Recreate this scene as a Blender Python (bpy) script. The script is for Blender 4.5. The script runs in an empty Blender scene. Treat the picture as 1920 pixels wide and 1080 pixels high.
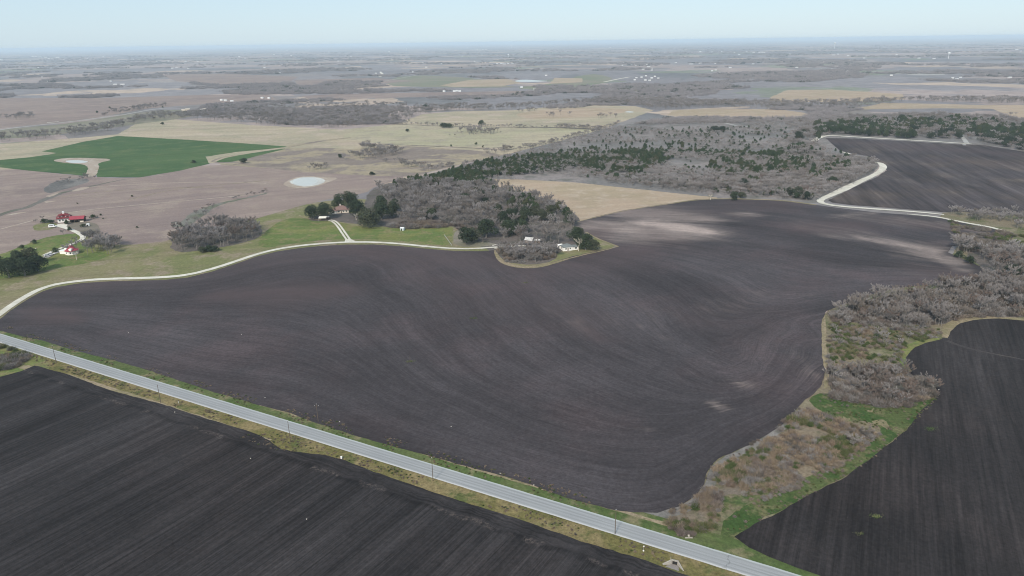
import bpy, bmesh, math, random
import numpy as np
from mathutils import Vector, noise as mnoise
from mathutils.geometry import delaunay_2d_cdt
R = math.radians
random.seed(7); rng = np.random.default_rng(7)
scene = bpy.context.scene
C = scene.collection

# ------------------------------------------------------------------ camera, sky, sun, exposure
H = 150.0
FPX = 1307.0
PITCH, ROLL = R(19.45), R(.776)
_f = np.array([0, math.cos(PITCH), -math.sin(PITCH)])
_r0 = np.array([1., 0, 0]); _u0 = np.array([0, math.sin(PITCH), math.cos(PITCH)])
_r = math.cos(ROLL)*_r0 - math.sin(ROLL)*_u0
_u = math.sin(ROLL)*_r0 + math.cos(ROLL)*_u0
cam_d = bpy.data.cameras.new('camera'); cam = bpy.data.objects.new('camera', cam_d); C.objects.link(cam)
from mathutils import Matrix
M = Matrix.Identity(4)
for i in range(3):
    M[i][0] = _r[i]; M[i][1] = _u[i]; M[i][2] = -_f[i]
M[0][3], M[1][3], M[2][3] = 0, 0, H
cam.matrix_world = M
cam_d.sensor_width = 36; cam_d.lens = 36*FPX/1920
cam_d.clip_start = 1; cam_d.clip_end = 200000
scene.camera = cam

SUN_EL, SUN_AZ = R(38), R(205)      # azimuth clockwise from +Y (north)
world = bpy.data.worlds.new('World'); scene.world = world; world.use_nodes = True
wn = world.node_tree; bg = wn.nodes['Background']
sky = wn.nodes.new('ShaderNodeTexSky'); sky.sky_type = 'NISHITA'; sky.sun_disc = False
sky.sun_elevation = SUN_EL; sky.sun_rotation = SUN_AZ
sky.altitude = 200; sky.air_density = 1.0; sky.dust_density = .5; sky.ozone_density = 2
veil = wn.nodes.new('ShaderNodeMix'); veil.data_type = 'RGBA'; veil.inputs[0].default_value = .8    # thin high overcast
wn.links.new(sky.outputs[0], veil.inputs[6]); veil.inputs[7].default_value = (3.1, 4.05, 4.85, 1)
wn.links.new(veil.outputs[2], bg.inputs[0]); bg.inputs[1].default_value = 0.1
sd = bpy.data.lights.new('sun', 'SUN'); sun = bpy.data.objects.new('sun', sd); C.objects.link(sun)
sd.energy = 2.55; sd.angle = R(9); sd.color = (1.0, .91, .79)
sun.rotation_euler = Vector((math.sin(SUN_AZ)*math.cos(SUN_EL), math.cos(SUN_AZ)*math.cos(SUN_EL), math.sin(SUN_EL))).to_track_quat('Z', 'Y').to_euler()
sun.location = (0, 0, 400)
vs = scene.view_settings
vs.view_transform = 'Standard'; vs.look = 'None'; vs.gamma = 1; vs.use_curve_mapping = False
vs.exposure = 0.8
scene.cycles.use_denoising = True
scene.cycles.volume_bounces = 1
scene.cycles.max_bounces = 6
scene.cycles.diffuse_bounces = 2
scene.cycles.pixel_filter_type = 'BLACKMAN_HARRIS'; scene.cycles.filter_width = 1.05

# ------------------------------------------------------------------ helpers
def G(px, py, z=0.0):
    """pixel of the 1920x1080 photograph -> point of the flat ground"""
    d = _f*FPX + _r*(px-960) + _u*(540-py)
    t = (z-H)/d[2]
    return np.array([d[0]*t, d[1]*t])
def pxm(px, py):
    """metres covered by one photo pixel at a ground point"""
    p = G(px, py); return math.hypot(math.hypot(*p), H)/FPX

def tag(o, label=None, cat=None, group=None, kind=None):
    if label: o['label'] = label
    if cat: o['category'] = cat
    if group: o['group'] = group
    if kind: o['kind'] = kind
    return o
def mesh_obj(name, v, f, m, parent=None, smooth=False):
    me = bpy.data.meshes.new(name); me.from_pydata([tuple(a) for a in v], [], [tuple(a) for a in f])
    if m: me.materials.append(m)
    if smooth: me.polygons.foreach_set('use_smooth', [True]*len(me.polygons))
    me.update()
    o = bpy.data.objects.new(name, me); C.objects.link(o)
    if parent: o.parent = parent
    return o
def empty(name, loc, rz=0):
    o = bpy.data.objects.new(name, None); C.objects.link(o)
    o.location = loc; o.rotation_euler = (0, 0, rz); o.empty_display_size = 1
    return o
def copy_tree(o, parent=None):
    c = o.copy(); C.objects.link(c); c.parent = parent
    for ch in o.children: copy_tree(ch, c)
    return c

class NT:
    """tiny helper around a material's node tree"""
    def __init__(s, name, rough=.95, spec=.1):
        s.m = bpy.data.materials.new(name); s.m.use_nodes = True
        s.n = s.m.node_tree.nodes; s.l = s.m.node_tree.links
        s.b = s.n['Principled BSDF']; s.b.inputs['Roughness'].default_value = rough
        s.b.inputs['Specular IOR Level'].default_value = spec
        s._pos = None
    def lk(s, src, dst):
        if isinstance(src, (int, float)): dst.default_value = src
        elif isinstance(src, tuple): dst.default_value = src if len(src) == len(dst.default_value) else (*src, 1)
        else: s.l.new(src, dst)
    def pos(s):
        if s._pos is None: s._pos = s.n.new('ShaderNodeNewGeometry').outputs['Position']
        return s._pos
    def xyz(s):
        q = s.n.new('ShaderNodeSeparateXYZ'); s.lk(s.pos(), q.inputs[0]); return q.outputs
    def math(s, op, a, b=0.0, clamp=False):
        q = s.n.new('ShaderNodeMath'); q.operation = op; q.use_clamp = clamp
        s.lk(a, q.inputs[0]); s.lk(b, q.inputs[1]); return q.outputs[0]
    def comb(s, x, y, z=0.0):
        q = s.n.new('ShaderNodeCombineXYZ'); s.lk(x, q.inputs[0]); s.lk(y, q.inputs[1]); s.lk(z, q.inputs[2]); return q.outputs[0]
    def noise(s, scale, vec=None, detail=3, rough=.55, dist=0):
        q = s.n.new('ShaderNodeTexNoise'); s.lk(vec if vec is not None else s.pos(), q.inputs['Vector'])
        q.inputs['Scale'].default_value = scale; q.inputs['Detail'].default_value = detail
        q.inputs['Roughness'].default_value = rough; q.inputs['Distortion'].default_value = dist
        return q.outputs['Fac']
    def sm(s, v, a, b):
        """smooth 0..1 ramp of v between a and b"""
        q = s.n.new('ShaderNodeMapRange'); q.interpolation_type = 'SMOOTHSTEP'
        s.lk(v, q.inputs[0]); q.inputs[1].default_value = a; q.inputs[2].default_value = b
        return q.outputs[0]
    def lin(s, v, a, b, c, d):
        q = s.n.new('ShaderNodeMapRange'); q.clamp = True
        s.lk(v, q.inputs[0]); q.inputs[1].default_value = a; q.inputs[2].default_value = b
        q.inputs[3].default_value = c; q.inputs[4].default_value = d
        return q.outputs[0]
    def mix(s, fac, a, b, blend='MIX'):
        q = s.n.new('ShaderNodeMix'); q.data_type = 'RGBA'; q.blend_type = blend
        s.lk(fac, q.inputs[0]); s.lk(a, q.inputs[6]); s.lk(b, q.inputs[7]); return q.outputs[2]
    def scale_col(s, col, f):
        q = s.n.new('ShaderNodeVectorMath'); q.operation = 'SCALE'; s.lk(col, q.inputs[0]); s.lk(f, q.inputs[3]); return q.outputs[0]
    def attr(s, name, typ='GEOMETRY', out='Fac'):
        q = s.n.new('ShaderNodeAttribute'); q.attribute_name = name; q.attribute_type = typ; return q.outputs[out]
    def rand(s):
        return s.n.new('ShaderNodeObjectInfo').outputs['Random']
    def out(s, col, bump=None, strength=.3, dist=.3):
        s.lk(col, s.b.inputs['Base Color'])
        if bump is not None:
            q = s.n.new('ShaderNodeBump'); q.inputs['Strength'].default_value = strength; q.inputs['Distance'].default_value = dist
            s.lk(bump, q.inputs['Height']); s.lk(q.outputs[0], s.b.inputs['Normal'])
        return s.m

def patchy(name, cols, s1=.012, s2=.07, s3=.6, contrast=.35, streak=None, thr=(.42, .6)):
    t = NT(name)
    c = t.mix(t.sm(t.noise(s1, detail=4, rough=.6, dist=.6), *thr), cols[0], cols[1])
    if len(cols) > 2: c = t.mix(t.sm(t.noise(s2, detail=5, rough=.65), .48, .66), c, cols[2])
    f = t.lin(t.noise(s3, detail=4, rough=.75), .3, .7, 1-contrast, 1+contrast)
    c = t.scale_col(c, f)
    if streak:
        ang, fr = streak
        x, y, z = t.xyz()
        u = t.math('ADD', t.math('MULTIPLY', x, -math.sin(ang)), t.math('MULTIPLY', y, math.cos(ang)))
        w = t.math('ADD', t.math('MULTIPLY', x, math.cos(ang)), t.math('MULTIPLY', y, math.sin(ang)))
        c = t.scale_col(c, t.lin(t.noise(1, t.comb(t.math('MULTIPLY', u, fr), t.math('MULTIPLY', w, fr*.03)), 4, .7), .3, .7, .86, 1.14))
    return t.out(c)

def plain(name, col, rough=.7, spec=.3, var=.12, sc=1.2, metal=0):
    t = NT(name, rough, spec); t.b.inputs['Metallic'].default_value = metal
    return t.out(t.scale_col(col, t.lin(t.noise(sc, detail=4, rough=.7), .3, .7, 1-var, 1+var)))

# --- polygons given in photo pixels become sheets lying on the ground
def smooth_poly(P, closed, step):
    P = np.array(P, float); n = len(P); out = []
    rng_ = range(n) if closed else range(n-1)
    for i in rng_:
        a, b = P[i], P[(i+1) % n]
        L = np.hypot(*(b-a)); k = max(1, int(L/step))
        for j in range(k): out.append(a+(b-a)*j/k)
    if not closed: out.append(P[-1])
    return np.array(out)
def chaikin(P, it=2, closed=True):
    P = np.array(P, float)
    for _ in range(it):
        if closed:
            Q = np.roll(P, -1, 0); P = np.stack([.75*P+.25*Q, .25*P+.75*Q], 1).reshape(-1, 2)
        else:
            a, b = P[:-1], P[1:]; m = np.stack([.75*a+.25*b, .25*a+.75*b], 1).reshape(-1, 2)
            P = np.vstack([P[:1], m[1:-1], P[-1:]])
    return P
def jitter(P, amp, freq=.15):
    out = []
    for p in P:
        q = Vector((p[0]*freq, p[1]*freq, 3.3)); q2 = q*4
        dx = mnoise.noise(q)+.5*mnoise.noise(q2); dy = mnoise.noise(q+Vector((9, 9, 9)))+.5*mnoise.noise(q2+Vector((5, 1, 7)))
        out.append((p[0]+dx*amp, p[1]+dy*amp))
    return np.array(out)
def inside(P, poly):
    x, y = P[:, 0], P[:, 1]; c = np.zeros(len(P), bool); n = len(poly)
    for i in range(n):
        x1, y1 = poly[i]; x2, y2 = poly[(i+1) % n]
        if y1 == y2: continue
        k = ((y1 > y) != (y2 > y)) & (x < (x2-x1)*(y-y1)/(y2-y1)+x1); c ^= k
    return c
def world_poly(px, smooth=1): 
    return chaikin([G(*p) for p in px], smooth) if smooth else np.array([G(*p) for p in px])
_zi = [0]
def sheet(name, px, z, m, step=4, amp=.8, freq=.15, smooth=1, grid=None, label=None, kind='structure', attrs=None, wpoly=None):
    _zi[0] += 1; z += .0023*(_zi[0] % 13)
    W = np.array(wpoly) if wpoly is not None else world_poly(px, smooth)
    B = jitter(smooth_poly(W, True, step), amp, freq)
    nb = len(B); pts = B
    if grid:
        lo, hi = B.min(0), B.max(0)
        gx, gy = np.meshgrid(np.arange(lo[0], hi[0], grid), np.arange(lo[1], hi[1], grid))
        g = np.stack([gx.ravel(), gy.ravel()], 1)+rng.uniform(-.2, .2, (gx.size, 2))*grid
        g = g[inside(g, B)]
        pts = np.vstack([B, g])
    res = delaunay_2d_cdt([Vector(p) for p in pts], [(i, (i+1) % nb) for i in range(nb)], [], 1, 1e-4)
    V = np.array([(v.x, v.y) for v in res[0]]); F = [f for f in res[2]]
    F = [f if (V[f[1]]-V[f[0]])[0]*(V[f[2]]-V[f[0]])[1]-(V[f[1]]-V[f[0]])[1]*(V[f[2]]-V[f[0]])[0] > 0 else f[::-1] for f in F]
    o = mesh_obj(name, [(x, y, z) for x, y in V], F, m)
    if attrs:
        for k, fn in attrs.items():
            a = o.data.attributes.new(k, 'FLOAT', 'POINT'); a.data.foreach_set('value', np.asarray(fn(V), np.float32))
    tag(o, label, None, None, kind)
    return o
def strip(name, px, w, z, m, amp=.25, smooth=3, kind='structure', offs=(0,), step=5):
    P = np.array([G(*p[:2]) for p in px]); P = chaikin(P, smooth, False)
    L = np.r_[0, np.cumsum(np.hypot(*np.diff(P, axis=0).T))]
    n = max(3, int(L[-1]/step)); s = np.linspace(0, L[-1], n)
    P = np.stack([np.interp(s, L, P[:, 0]), np.interp(s, L, P[:, 1])], 1)
    if not np.isscalar(w): w = np.interp(s, np.linspace(0, L[-1], len(w)), w)
    T = np.gradient(P, axis=0); T /= np.hypot(*T.T)[:, None]; N = np.stack([-T[:, 1], T[:, 0]], 1)
    V, F = [], []
    for off in offs:
        k = len(V)
        A = jitter(P+N*(np.asarray(w)/2+off).reshape(-1, 1), amp, .3); B = jitter(P-N*(np.asarray(w)/2-off).reshape(-1, 1), amp, .3)
        for a, b in zip(A, B): V += [(a[0], a[1], z), (b[0], b[1], z)]
        F += [(k+2*i, k+2*i+1, k+2*i+3, k+2*i+2) for i in range(n-1)]
    return tag(mesh_obj(name, V, F, m), None, None, None, kind)

# ------------------------------------------------------------------ ground materials
def far_ground():
    t = NT('far_plain_soil')
    x, y, z = t.xyz()
    wob = t.n.new('ShaderNodeTexNoise'); t.lk(t.pos(), wob.inputs['Vector']); wob.inputs['Scale'].default_value = .0016; wob.inputs['Detail'].default_value = 4
    sh = t.n.new('ShaderNodeVectorMath'); sh.operation = 'SCALE'; t.lk(wob.outputs['Color'], sh.inputs[0]); sh.inputs[3].default_value = 900
    ad = t.n.new('ShaderNodeVectorMath'); ad.operation = 'ADD'; t.lk(t.pos(), ad.inputs[0]); t.lk(sh.outputs[0], ad.inputs[1])
    def vor(sc):
        q = t.n.new('ShaderNodeTexVoronoi'); q.voronoi_dimensions = '2D'; t.lk(ad.outputs[0], q.inputs['Vector']); q.inputs['Scale'].default_value = sc
        s = t.n.new('ShaderNodeSeparateColor'); t.lk(q.outputs['Color'], s.inputs[0]); return s.outputs
    a = vor(.0014); b = vor(.0032)
    wood, mauve, tan, green, dark = (.205, .19, .195), (.30, .245, .225), (.39, .31, .25), (.18, .2, .14), (.14, .14, .14)
    c = t.mix(t.sm(a[0], .45, .5), wood, mauve)
    c = t.mix(t.sm(b[0], .86, .88), c, tan)
    c = t.mix(t.math('MULTIPLY', t.sm(b[1], .9, .92), .8), c, green)
    c = t.mix(t.math('MULTIPLY', t.sm(b[2], .8, .82), .7), c, dark)
    c = t.mix(t.sm(t.noise(.0045, detail=6, rough=.65), .5, .62), c, wood)
    c = t.scale_col(c, t.lin(t.noise(.02, detail=6, rough=.75), .3, .7, .7, 1.3))
    c = t.scale_col(c, t.lin(t.noise(.0011, detail=3), .35, .65, .85, 1.1))
    return t.out(c)
M_far = far_ground()

def soil(name, base, red, pale, fine=(.9, .2), amt=(.3, .22), head=False, straight=None, mott=.12, ln=6):
    """ploughed soil: rows follow the attribute u (main field) or a straight direction"""
    t = NT(name)
    x, y, z = t.xyz()
    if straight is None: u = t.attr('u')
    else:
        u = t.math('ADD', t.math('MULTIPLY', x, -math.sin(straight)), t.math('MULTIPLY', y, math.cos(straight)))
    xs, ys = t.math('MULTIPLY', x, .006), t.math('MULTIPLY', y, .006)
    broad = t.noise(1, t.comb(t.math('MULTIPLY', u, fine[1]*.35), xs, ys), 3, .6)
    mid = t.noise(1, t.comb(t.math('MULTIPLY', u, fine[1]), t.math('MULTIPLY', xs, ln*.4), t.math('MULTIPLY', ys, ln*.4)), 4, .68)
    row = t.noise(1, t.comb(t.math('MULTIPLY', u, fine[0]), t.math('MULTIPLY', xs, ln), t.math('MULTIPLY', ys, ln)), 3, .7)
    if head:
        d = t.math('SUBTRACT', t.math('ADD', t.math('MULTIPLY', x, .4641), t.math('MULTIPLY', y, .8858)), 178.25)
        d = t.math('ADD', d, t.math('MULTIPLY', t.math('SUBTRACT', t.noise(.12, detail=2), .5), 5))
        hm = t.sm(d, -14.2, -13.2)
        row2 = t.noise(1, t.comb(t.math('MULTIPLY', d, 1.3), t.math('MULTIPLY', x, .02), 0.), 2, .7)
        row = t.math('ADD', t.math('MULTIPLY', row, t.math('SUBTRACT', 1, hm)), t.math('MULTIPLY', row2, hm))
        mid = t.math('ADD', t.math('MULTIPLY', mid, t.math('SUBTRACT', 1, hm)), t.math('MULTIPLY', .5, hm))
    val = t.math('MULTIPLY', t.lin(broad, .3, .7, 1-amt[0]*.9, 1+amt[0]*.9), t.lin(mid, .3, .7, 1-amt[0]*.6, 1+amt[0]*.6))
    val = t.math('MULTIPLY', val, t.lin(row, .32, .68, 1-amt[1], 1+amt[1]))
    val = t.math('MULTIPLY', val, t.lin(t.noise(.7, detail=5, rough=.8), .3, .7, 1-mott, 1+mott))
    val = t.math('MULTIPLY', val, t.lin(t.noise(.007, detail=5, rough=.6), .33, .67, .8, 1.2))
    val = t.math('MULTIPLY', val, t.lin(t.noise(1, t.comb(t.math('MULTIPLY', u, .017), xs, ys), 3, .5), .32, .68, .78, 1.2))
    val = t.math('MULTIPLY', val, t.lin(t.noise(.16, detail=6, rough=.85), .3, .7, .84, 1.16))
    c = t.mix(t.sm(t.noise(.011, detail=4, rough=.6), .45, .68), base, red)
    c = t.scale_col(c, val)
    if pale:
        pa = t.attr('pale'); brk = t.lin(t.noise(1, t.comb(t.math('MULTIPLY', u, .13), t.math('MULTIPLY', xs, 3), t.math('MULTIPLY', ys, 3)), 4, .7), .3, .7, .35, 1.35)
        c = t.mix(t.math('MULTIPLY', t.sm(t.math('ADD', pa, t.math('MULTIPLY', t.math('SUBTRACT', brk, .85), .32)), .1, 1.1), t.lin(t.noise(.25, detail=6, rough=.8), .3, .7, .7, 1.15), True), c, pale)
        c = t.mix(t.math('MULTIPLY', t.attr('redness'), t.lin(broad, .3, .7, .5, 1.2), True), c, (.078, .056, .056))
    if head:
        k = t.math('MULTIPLY', t.sm(d, -15.8, -14.3), t.math('SUBTRACT', 1, t.sm(d, -14.0, -12.6)))
        s1 = t.noise(1, t.comb(t.math('MULTIPLY', x, .07), t.math('MULTIPLY', y, .07)), 1)
        k = t.math('MULTIPLY', k, t.sm(s1, .5, .56)); k = t.math('MULTIPLY', k, t.sm(t.noise(.9, detail=4, rough=.8), .45, .62), True)
        c = t.mix(t.math('MULTIPLY', k, .5), c, (.14, .112, .1))
        k2 = t.math('MULTIPLY', t.sm(d, -16.5, -14.5), t.math('SUBTRACT', 1, t.sm(d, -13.6, -12.8)))
        c = t.scale_col(c, t.math('SUBTRACT', 1, t.math('MULTIPLY', k2, t.math('MULTIPLY', .35, t.math('SUBTRACT', 1, t.sm(s1, .5, .56))))))
    # scattered pale crumbs
    cr = t.sm(t.noise(1.6, detail=2, rough=.9), .735, .77)
    c = t.mix(t.math('MULTIPLY', cr, .35), c, (.2, .18, .17))
    return t.out(c, row, .25, .15)
SOIL = (.052, .0455, .0485)
M_main = soil('ploughed_soil', SOIL, (.066, .052, .0545), (.39, .315, .28), (.6, .15), (.17, .17), mott=.3)
M_ll = soil('ridged_soil', (.0315, .0282, .029), (.0385, .0325, .0325), None, (1.25, .22), (.36, .42), mott=.32, ln=3, head=True, straight=R(56.5))
M_lr = soil('dark_tilled_soil', (.0285, .0248, .025), (.044, .0355, .0345), None, (.8, .17), (.34, .32), mott=.34, ln=4, straight=R(62))
M_ur = soil('brown_tilled_soil', (.052, .0435, .045), (.074, .058, .05), (.22, .19, .175), (.17, .06), (.2, .42), straight=R(-103.5), mott=.16, ln=1.2)
M_stub = patchy('pink_stubble', [(.235, .182, .16), (.2, .155, .142), (.26, .208, .175)], .006, .03, .45, .16, streak=(R(25), .09))
M_tan = patchy('dry_pasture_grass', [(.34, .285, .205), (.285, .255, .18), (.37, .30, .235)], .006, .02, .2, .2, streak=(R(5), .04))
M_orange = patchy('bleached_pasture_grass', [(.34, .26, .19), (.30, .24, .165), (.36, .29, .22)], .008, .05, .25, .12, streak=(R(10), .05))
M_rough = patchy('rough_pasture_grass', [(.28, .235, .165), (.20, .165, .14), (.17, .14, .125)], .012, .035, .18, .2, streak=(R(3), .06), thr=(.46, .54))
M_green = patchy('winter_wheat', [(.046, .09, .032), (.06, .104, .038), (.085, .118, .048)], .006, .03, .3, .2, streak=(R(20), .08))
M_band = patchy('mixed_field_grass', [(.145, .15, .065), (.185, .165, .09), (.22, .18, .125)], .02, .05, .4, .22, streak=(R(12), .12))
M_lawn = patchy('lush_grass', [(.10, .135, .04), (.145, .155, .052), (.175, .155, .075)], .03, .09, .5, .32, streak=(R(5), .15))
M_woodfloor = patchy('wood_floor_litter', [(.105, .092, .085), (.13, .11, .10), (.085, .08, .065)], .02, .08, .5, .3)
M_scrub = patchy('scrub_floor', [(.165, .155, .15), (.215, .19, .18), (.13, .125, .11)], .01, .04, .25, .25)
M_creek = patchy('creek_bank_grass', [(.17, .14, .095), (.10, .11, .05), (.2, .17, .115)], .03, .09, .6, .35)
M_grey = patchy('flattened_grey_grass', [(.16, .15, .14), (.21, .195, .18), (.12, .115, .10)], .06, .2, .8, .35)
M_vN = patchy('green_verge_grass', [(.065, .095, .03), (.09, .11, .042), (.17, .15, .085)], .05, .09, .7, .3, streak=(R(-27.6), .35))
M_vS = patchy('dry_verge_grass', [(.125, .11, .042), (.19, .15, .075), (.08, .09, .032)], .045, .12, .8, .42, streak=(R(-27.6), .4))
M_edge = patchy('straw_edge_grass', [(.25, .20, .135), (.20, .17, .10), (.16, .14, .08)], .05, .2, .9, .3)
M_clay = patchy('bare_clay', [(.33, .27, .22), (.28, .23, .18), (.38, .33, .28)], .03, .1, .5, .15)
M_gravel = patchy('caliche_gravel', [(.55, .52, .45), (.48, .45, .38), (.6, .57, .5)], .05, .2, 1.2, .12)
M_gravel2 = patchy('grey_gravel', [(.34, .33, .31), (.28, .27, .25)], .05, .2, 1.2, .2)
def road_mat():
    t = NT('worn_asphalt', .85, .25)
    x, y, z = t.xyz()
    d = t.math('SUBTRACT', t.math('ADD', t.math('MULTIPLY', x, .4641), t.math('MULTIPLY', y, .8858)), 178.2)
    s = t.math('SUBTRACT', t.math('MULTIPLY', x, .8858), t.math('MULTIPLY', y, .4641))
    c = t.mix(t.noise(.08, detail=3), (.25, .255, .262), (.30, .305, .305))
    # worn wheel tracks, one pair per lane
    for k in (1.65, 3.3, 4.6, 6.2):
        w = t.math('ABSOLUTE', t.math('SUBTRACT', d, k))
        g = t.math('SUBTRACT', 1, t.sm(w, .15, .5))
        c = t.scale_col(c, t.math('SUBTRACT', 1, t.math('MULTIPLY', g, .13)))
    c = t.scale_col(c, t.lin(t.noise(1, t.comb(t.math('MULTIPLY', d, 1.4), t.math('MULTIPLY', s, .03)), 4, .7), .3, .7, .88, 1.12))
    sh = t.math('SUBTRACT', 1, t.sm(t.math('ADD', d, t.math('MULTIPLY', t.noise(.5, detail=3), .4)), .75, 1.1))
    c = t.mix(sh, c, (.44, .43, .42))
    sh2 = t.sm(t.math('ADD', d, t.math('MULTIPLY', t.noise(.4, detail=3), .5)), 6.85, 7.3)
    c = t.mix(t.math('MULTIPLY', sh2, .7), c, (.40, .43, .41))
    # repaired crack
    cr = t.math('ABSOLUTE', t.math('SUBTRACT', s, t.math('ADD', -22.5, t.math('MULTIPLY', t.math('SUBTRACT', t.noise(.4), .5), 6))))
    c = t.scale_col(c, t.math('SUBTRACT', 1, t.math('MULTIPLY', t.math('SUBTRACT', 1, t.sm(cr, .05, .3)), .3)))
    c = t.scale_col(c, t.lin(t.noise(3, detail=3, rough=.8), .3, .7, .92, 1.08))
    return t.out(c)
M_road = road_mat()
def water_mat():
    t = NT('pond_water', .3, .35)
    return t.out(t.mix(t.noise(.05, detail=3), (.42, .42, .385), (.48, .48, .445)))
M_water = water_mat()

# ------------------------------------------------------------------ ground and field sheets
S = 60000
tag(mesh_obj('ground', [(-S, -2000, 0), (S, -2000, 0), (S, S, 0), (-S, S, 0)], [(0, 1, 2, 3)], M_far), kind='structure')

# mid-distance pastures and fields
sheet('scrub_ground', [(900, 300), (1000, 275), (1125, 243), (1200, 228), (1300, 215), (1500, 222), (1600, 214), (1750, 212), (1900, 225), (2150, 240), (2150, 300), (1660, 300), (1600, 360), (1540, 385), (1300, 376), (1100, 360), (760, 360), (740, 345)], .03, M_scrub, 12, 3, .05, grid=None)
sheet('pasture', [(-250, 285), (0, 270), (130, 260), (221, 252), (262, 228), (330, 224), (480, 235), (640, 243), (742, 233), (790, 215), (850, 209), (960, 207), (1000, 203), (1090, 197), (1190, 199), (1225, 207), (1185, 222), (1128, 243), (1060, 262), (1000, 277), (940, 292), (860, 300), (700, 290), (540, 300), (-250, 330)], .04, M_tan, 12, 3, .05, smooth=0)
sheet('pasture', [(1262, 207), (1330, 204), (1460, 205), (1512, 212), (1516, 222), (1440, 226), (1340, 222), (1250, 216)], .06, M_orange, 12, 3, .05, smooth=0)
sheet('pasture', [(1630, 199), (1655, 193), (1720, 194), (1850, 197), (1990, 197), (2150, 215), (2150, 230), (1900, 220), (1860, 204), (1760, 203), (1640, 205), (1560, 206)], .06, M_orange, 12, 3, .05, smooth=0)
sheet('pasture', [(1445, 182), (1475, 169), (1560, 168), (1690, 176), (1700, 186), (1600, 191), (1440, 192)], .06, M_orange, 20, 5, .03, smooth=0)
sheet('pasture', [(825, 160), (880, 150), (950, 148), (975, 155), (940, 162), (850, 163)], .08, M_orange, 20, 5, .03, smooth=0)
sheet('pasture', [(700, 160), (760, 140), (900, 146), (960, 166), (1080, 166), (1160, 150), (1120, 138), (1090, 141), (1060, 150), (1000, 163), (860, 165)], .05, patchy('pale_green_pasture', [(.16, .17, .115), (.2, .185, .14)], .004, .02, .1, .12), 20, 5, .03)
sheet('pasture', [(1030, 157), (1040, 146), (1092, 147), (1092, 154)], .08, M_orange, 20, 4, .03, smooth=0)
sheet('pasture', [(0, 184), (180, 184), (380, 178), (500, 178), (520, 186), (430, 192), (280, 203), (150, 226), (0, 240), (-200, 243), (-200, 184)], .04, M_stub, 20, 6, .03, smooth=0)
sheet('pasture', [(550, 150), (700, 146), (780, 152), (700, 158), (560, 160)], .05, M_stub, 20, 6, .03, smooth=0)
sheet('pasture', [(300, 140), (420, 138), (560, 144), (540, 155), (420, 160), (330, 152)], .05, M_stub, 20, 6, .03, smooth=0)
sheet('pasture', [(560, 180), (640, 176), (900, 172), (1000, 170), (980, 178), (700, 184), (600, 190)], .05, M_stub, 20, 6, .03, smooth=0)
sheet('pasture', [(-250, 262), (0, 243), (130, 232), (276, 209), (330, 205), (400, 210), (330, 224), (262, 232), (130, 250), (0, 262)], .05, patchy('meadow', [(.17, .165, .12), (.21, .19, .15)], .01, .03, .1, .15), 12, 3, .05)
M_olive = patchy('olive_pasture_grass', [(.31, .285, .19), (.34, .295, .21), (.27, .24, .18)], .007, .03, .2, .2, streak=(R(5), .05))
sheet('pasture', [(745, 232), (850, 237), (960, 240), (1060, 240), (1127, 243), (1060, 261), (1000, 276), (960, 279), (850, 274), (700, 270), (670, 262), (640, 262), (650, 248)], .06, M_olive, 12, 3, .05)
sheet('pasture', [(230, 254), (262, 232), (330, 226), (480, 237), (640, 246), (640, 256), (560, 268), (500, 270), (360, 261)], .06, M_tan, 12, 3, .05, smooth=0)
sheet('pasture', [(960, 216), (1000, 207), (1090, 202), (1185, 204), (1160, 214), (1100, 220), (1000, 224)], .06, M_orange, 12, 4, .05)
strip('brush_line', [(742, 233), (800, 236), (860, 237), (960, 239), (1040, 239), (1128, 243)], [4, 5, 6, 6, 10, 16], .2, M_woodfloor, 2, 1)
strip('brush_line', [(690, 271), (760, 272), (850, 276), (910, 279), (960, 281)], 4, .2, M_woodfloor, 2, 1)
strip('brush_line', [(540, 276), (580, 268), (620, 262), (660, 258)], 12, .2, M_rough, 3, 1)
sheet('rough_pasture', [(390, 306), (410, 294), (500, 283), (560, 276), (690, 280), (760, 272), (960, 288), (900, 300), (820, 318), (760, 335), (560, 326), (500, 318)], .07, M_rough, 8, 2, .08)
sheet('stubble_field', [(-250, 335), (0, 314), (130, 328), (200, 334), (262, 334), (330, 321), (390, 308), (500, 315), (560, 322), (700, 330), (775, 330), (700, 350), (690, 362), (600, 376), (550, 390), (500, 407), (430, 440), (330, 460), (150, 490), (0, 500), (-250, 530)], .08, M_stub, 8, 1.5, .08)
sheet('wheat_field', [(-120, 318), (0, 300), (55, 295), (92, 290), (107, 287), (78, 284), (156, 266), (221, 255), (260, 257), (365, 263), (460, 269), (541, 275), (500, 280), (443, 285), (385, 294), (393, 307), (338, 320), (260, 333), (182, 332), (180, 326), (161, 330), (130, 327), (52, 320), (0, 314), (-120, 325)], .12, M_green, 8, 1.2, .1, smooth=0)
sheet('wheat_field', [(404, 302), (430, 294), (500, 283), (545, 277), (500, 288), (443, 303), (410, 305)], .12, M_green, 6, 1, .1)
strip('field_lane', [(402, 303), (425, 294), (470, 287), (520, 279), (550, 275)], 5, .16, M_tan, .5)
sheet('pond_bank', [(95, 301), (122, 296.5), (156, 296), (216, 298.5), (182, 306), (187, 314), (180, 331), (158, 333), (167, 314), (156, 308), (122, 306)], .16, M_clay, 6, 1.2, .1)
sheet('pond', [(120, 302), (135, 300.5), (152, 300.7), (168, 303.3), (156, 306), (132, 306)], .2, M_water, 6, .6, .1)
sheet('pond_bank', [(530, 345), (548, 334), (575, 330), (607, 332), (636, 334), (618, 341), (596, 350), (560, 354), (538, 350)], .12, M_clay, 5, 1, .1)
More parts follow.
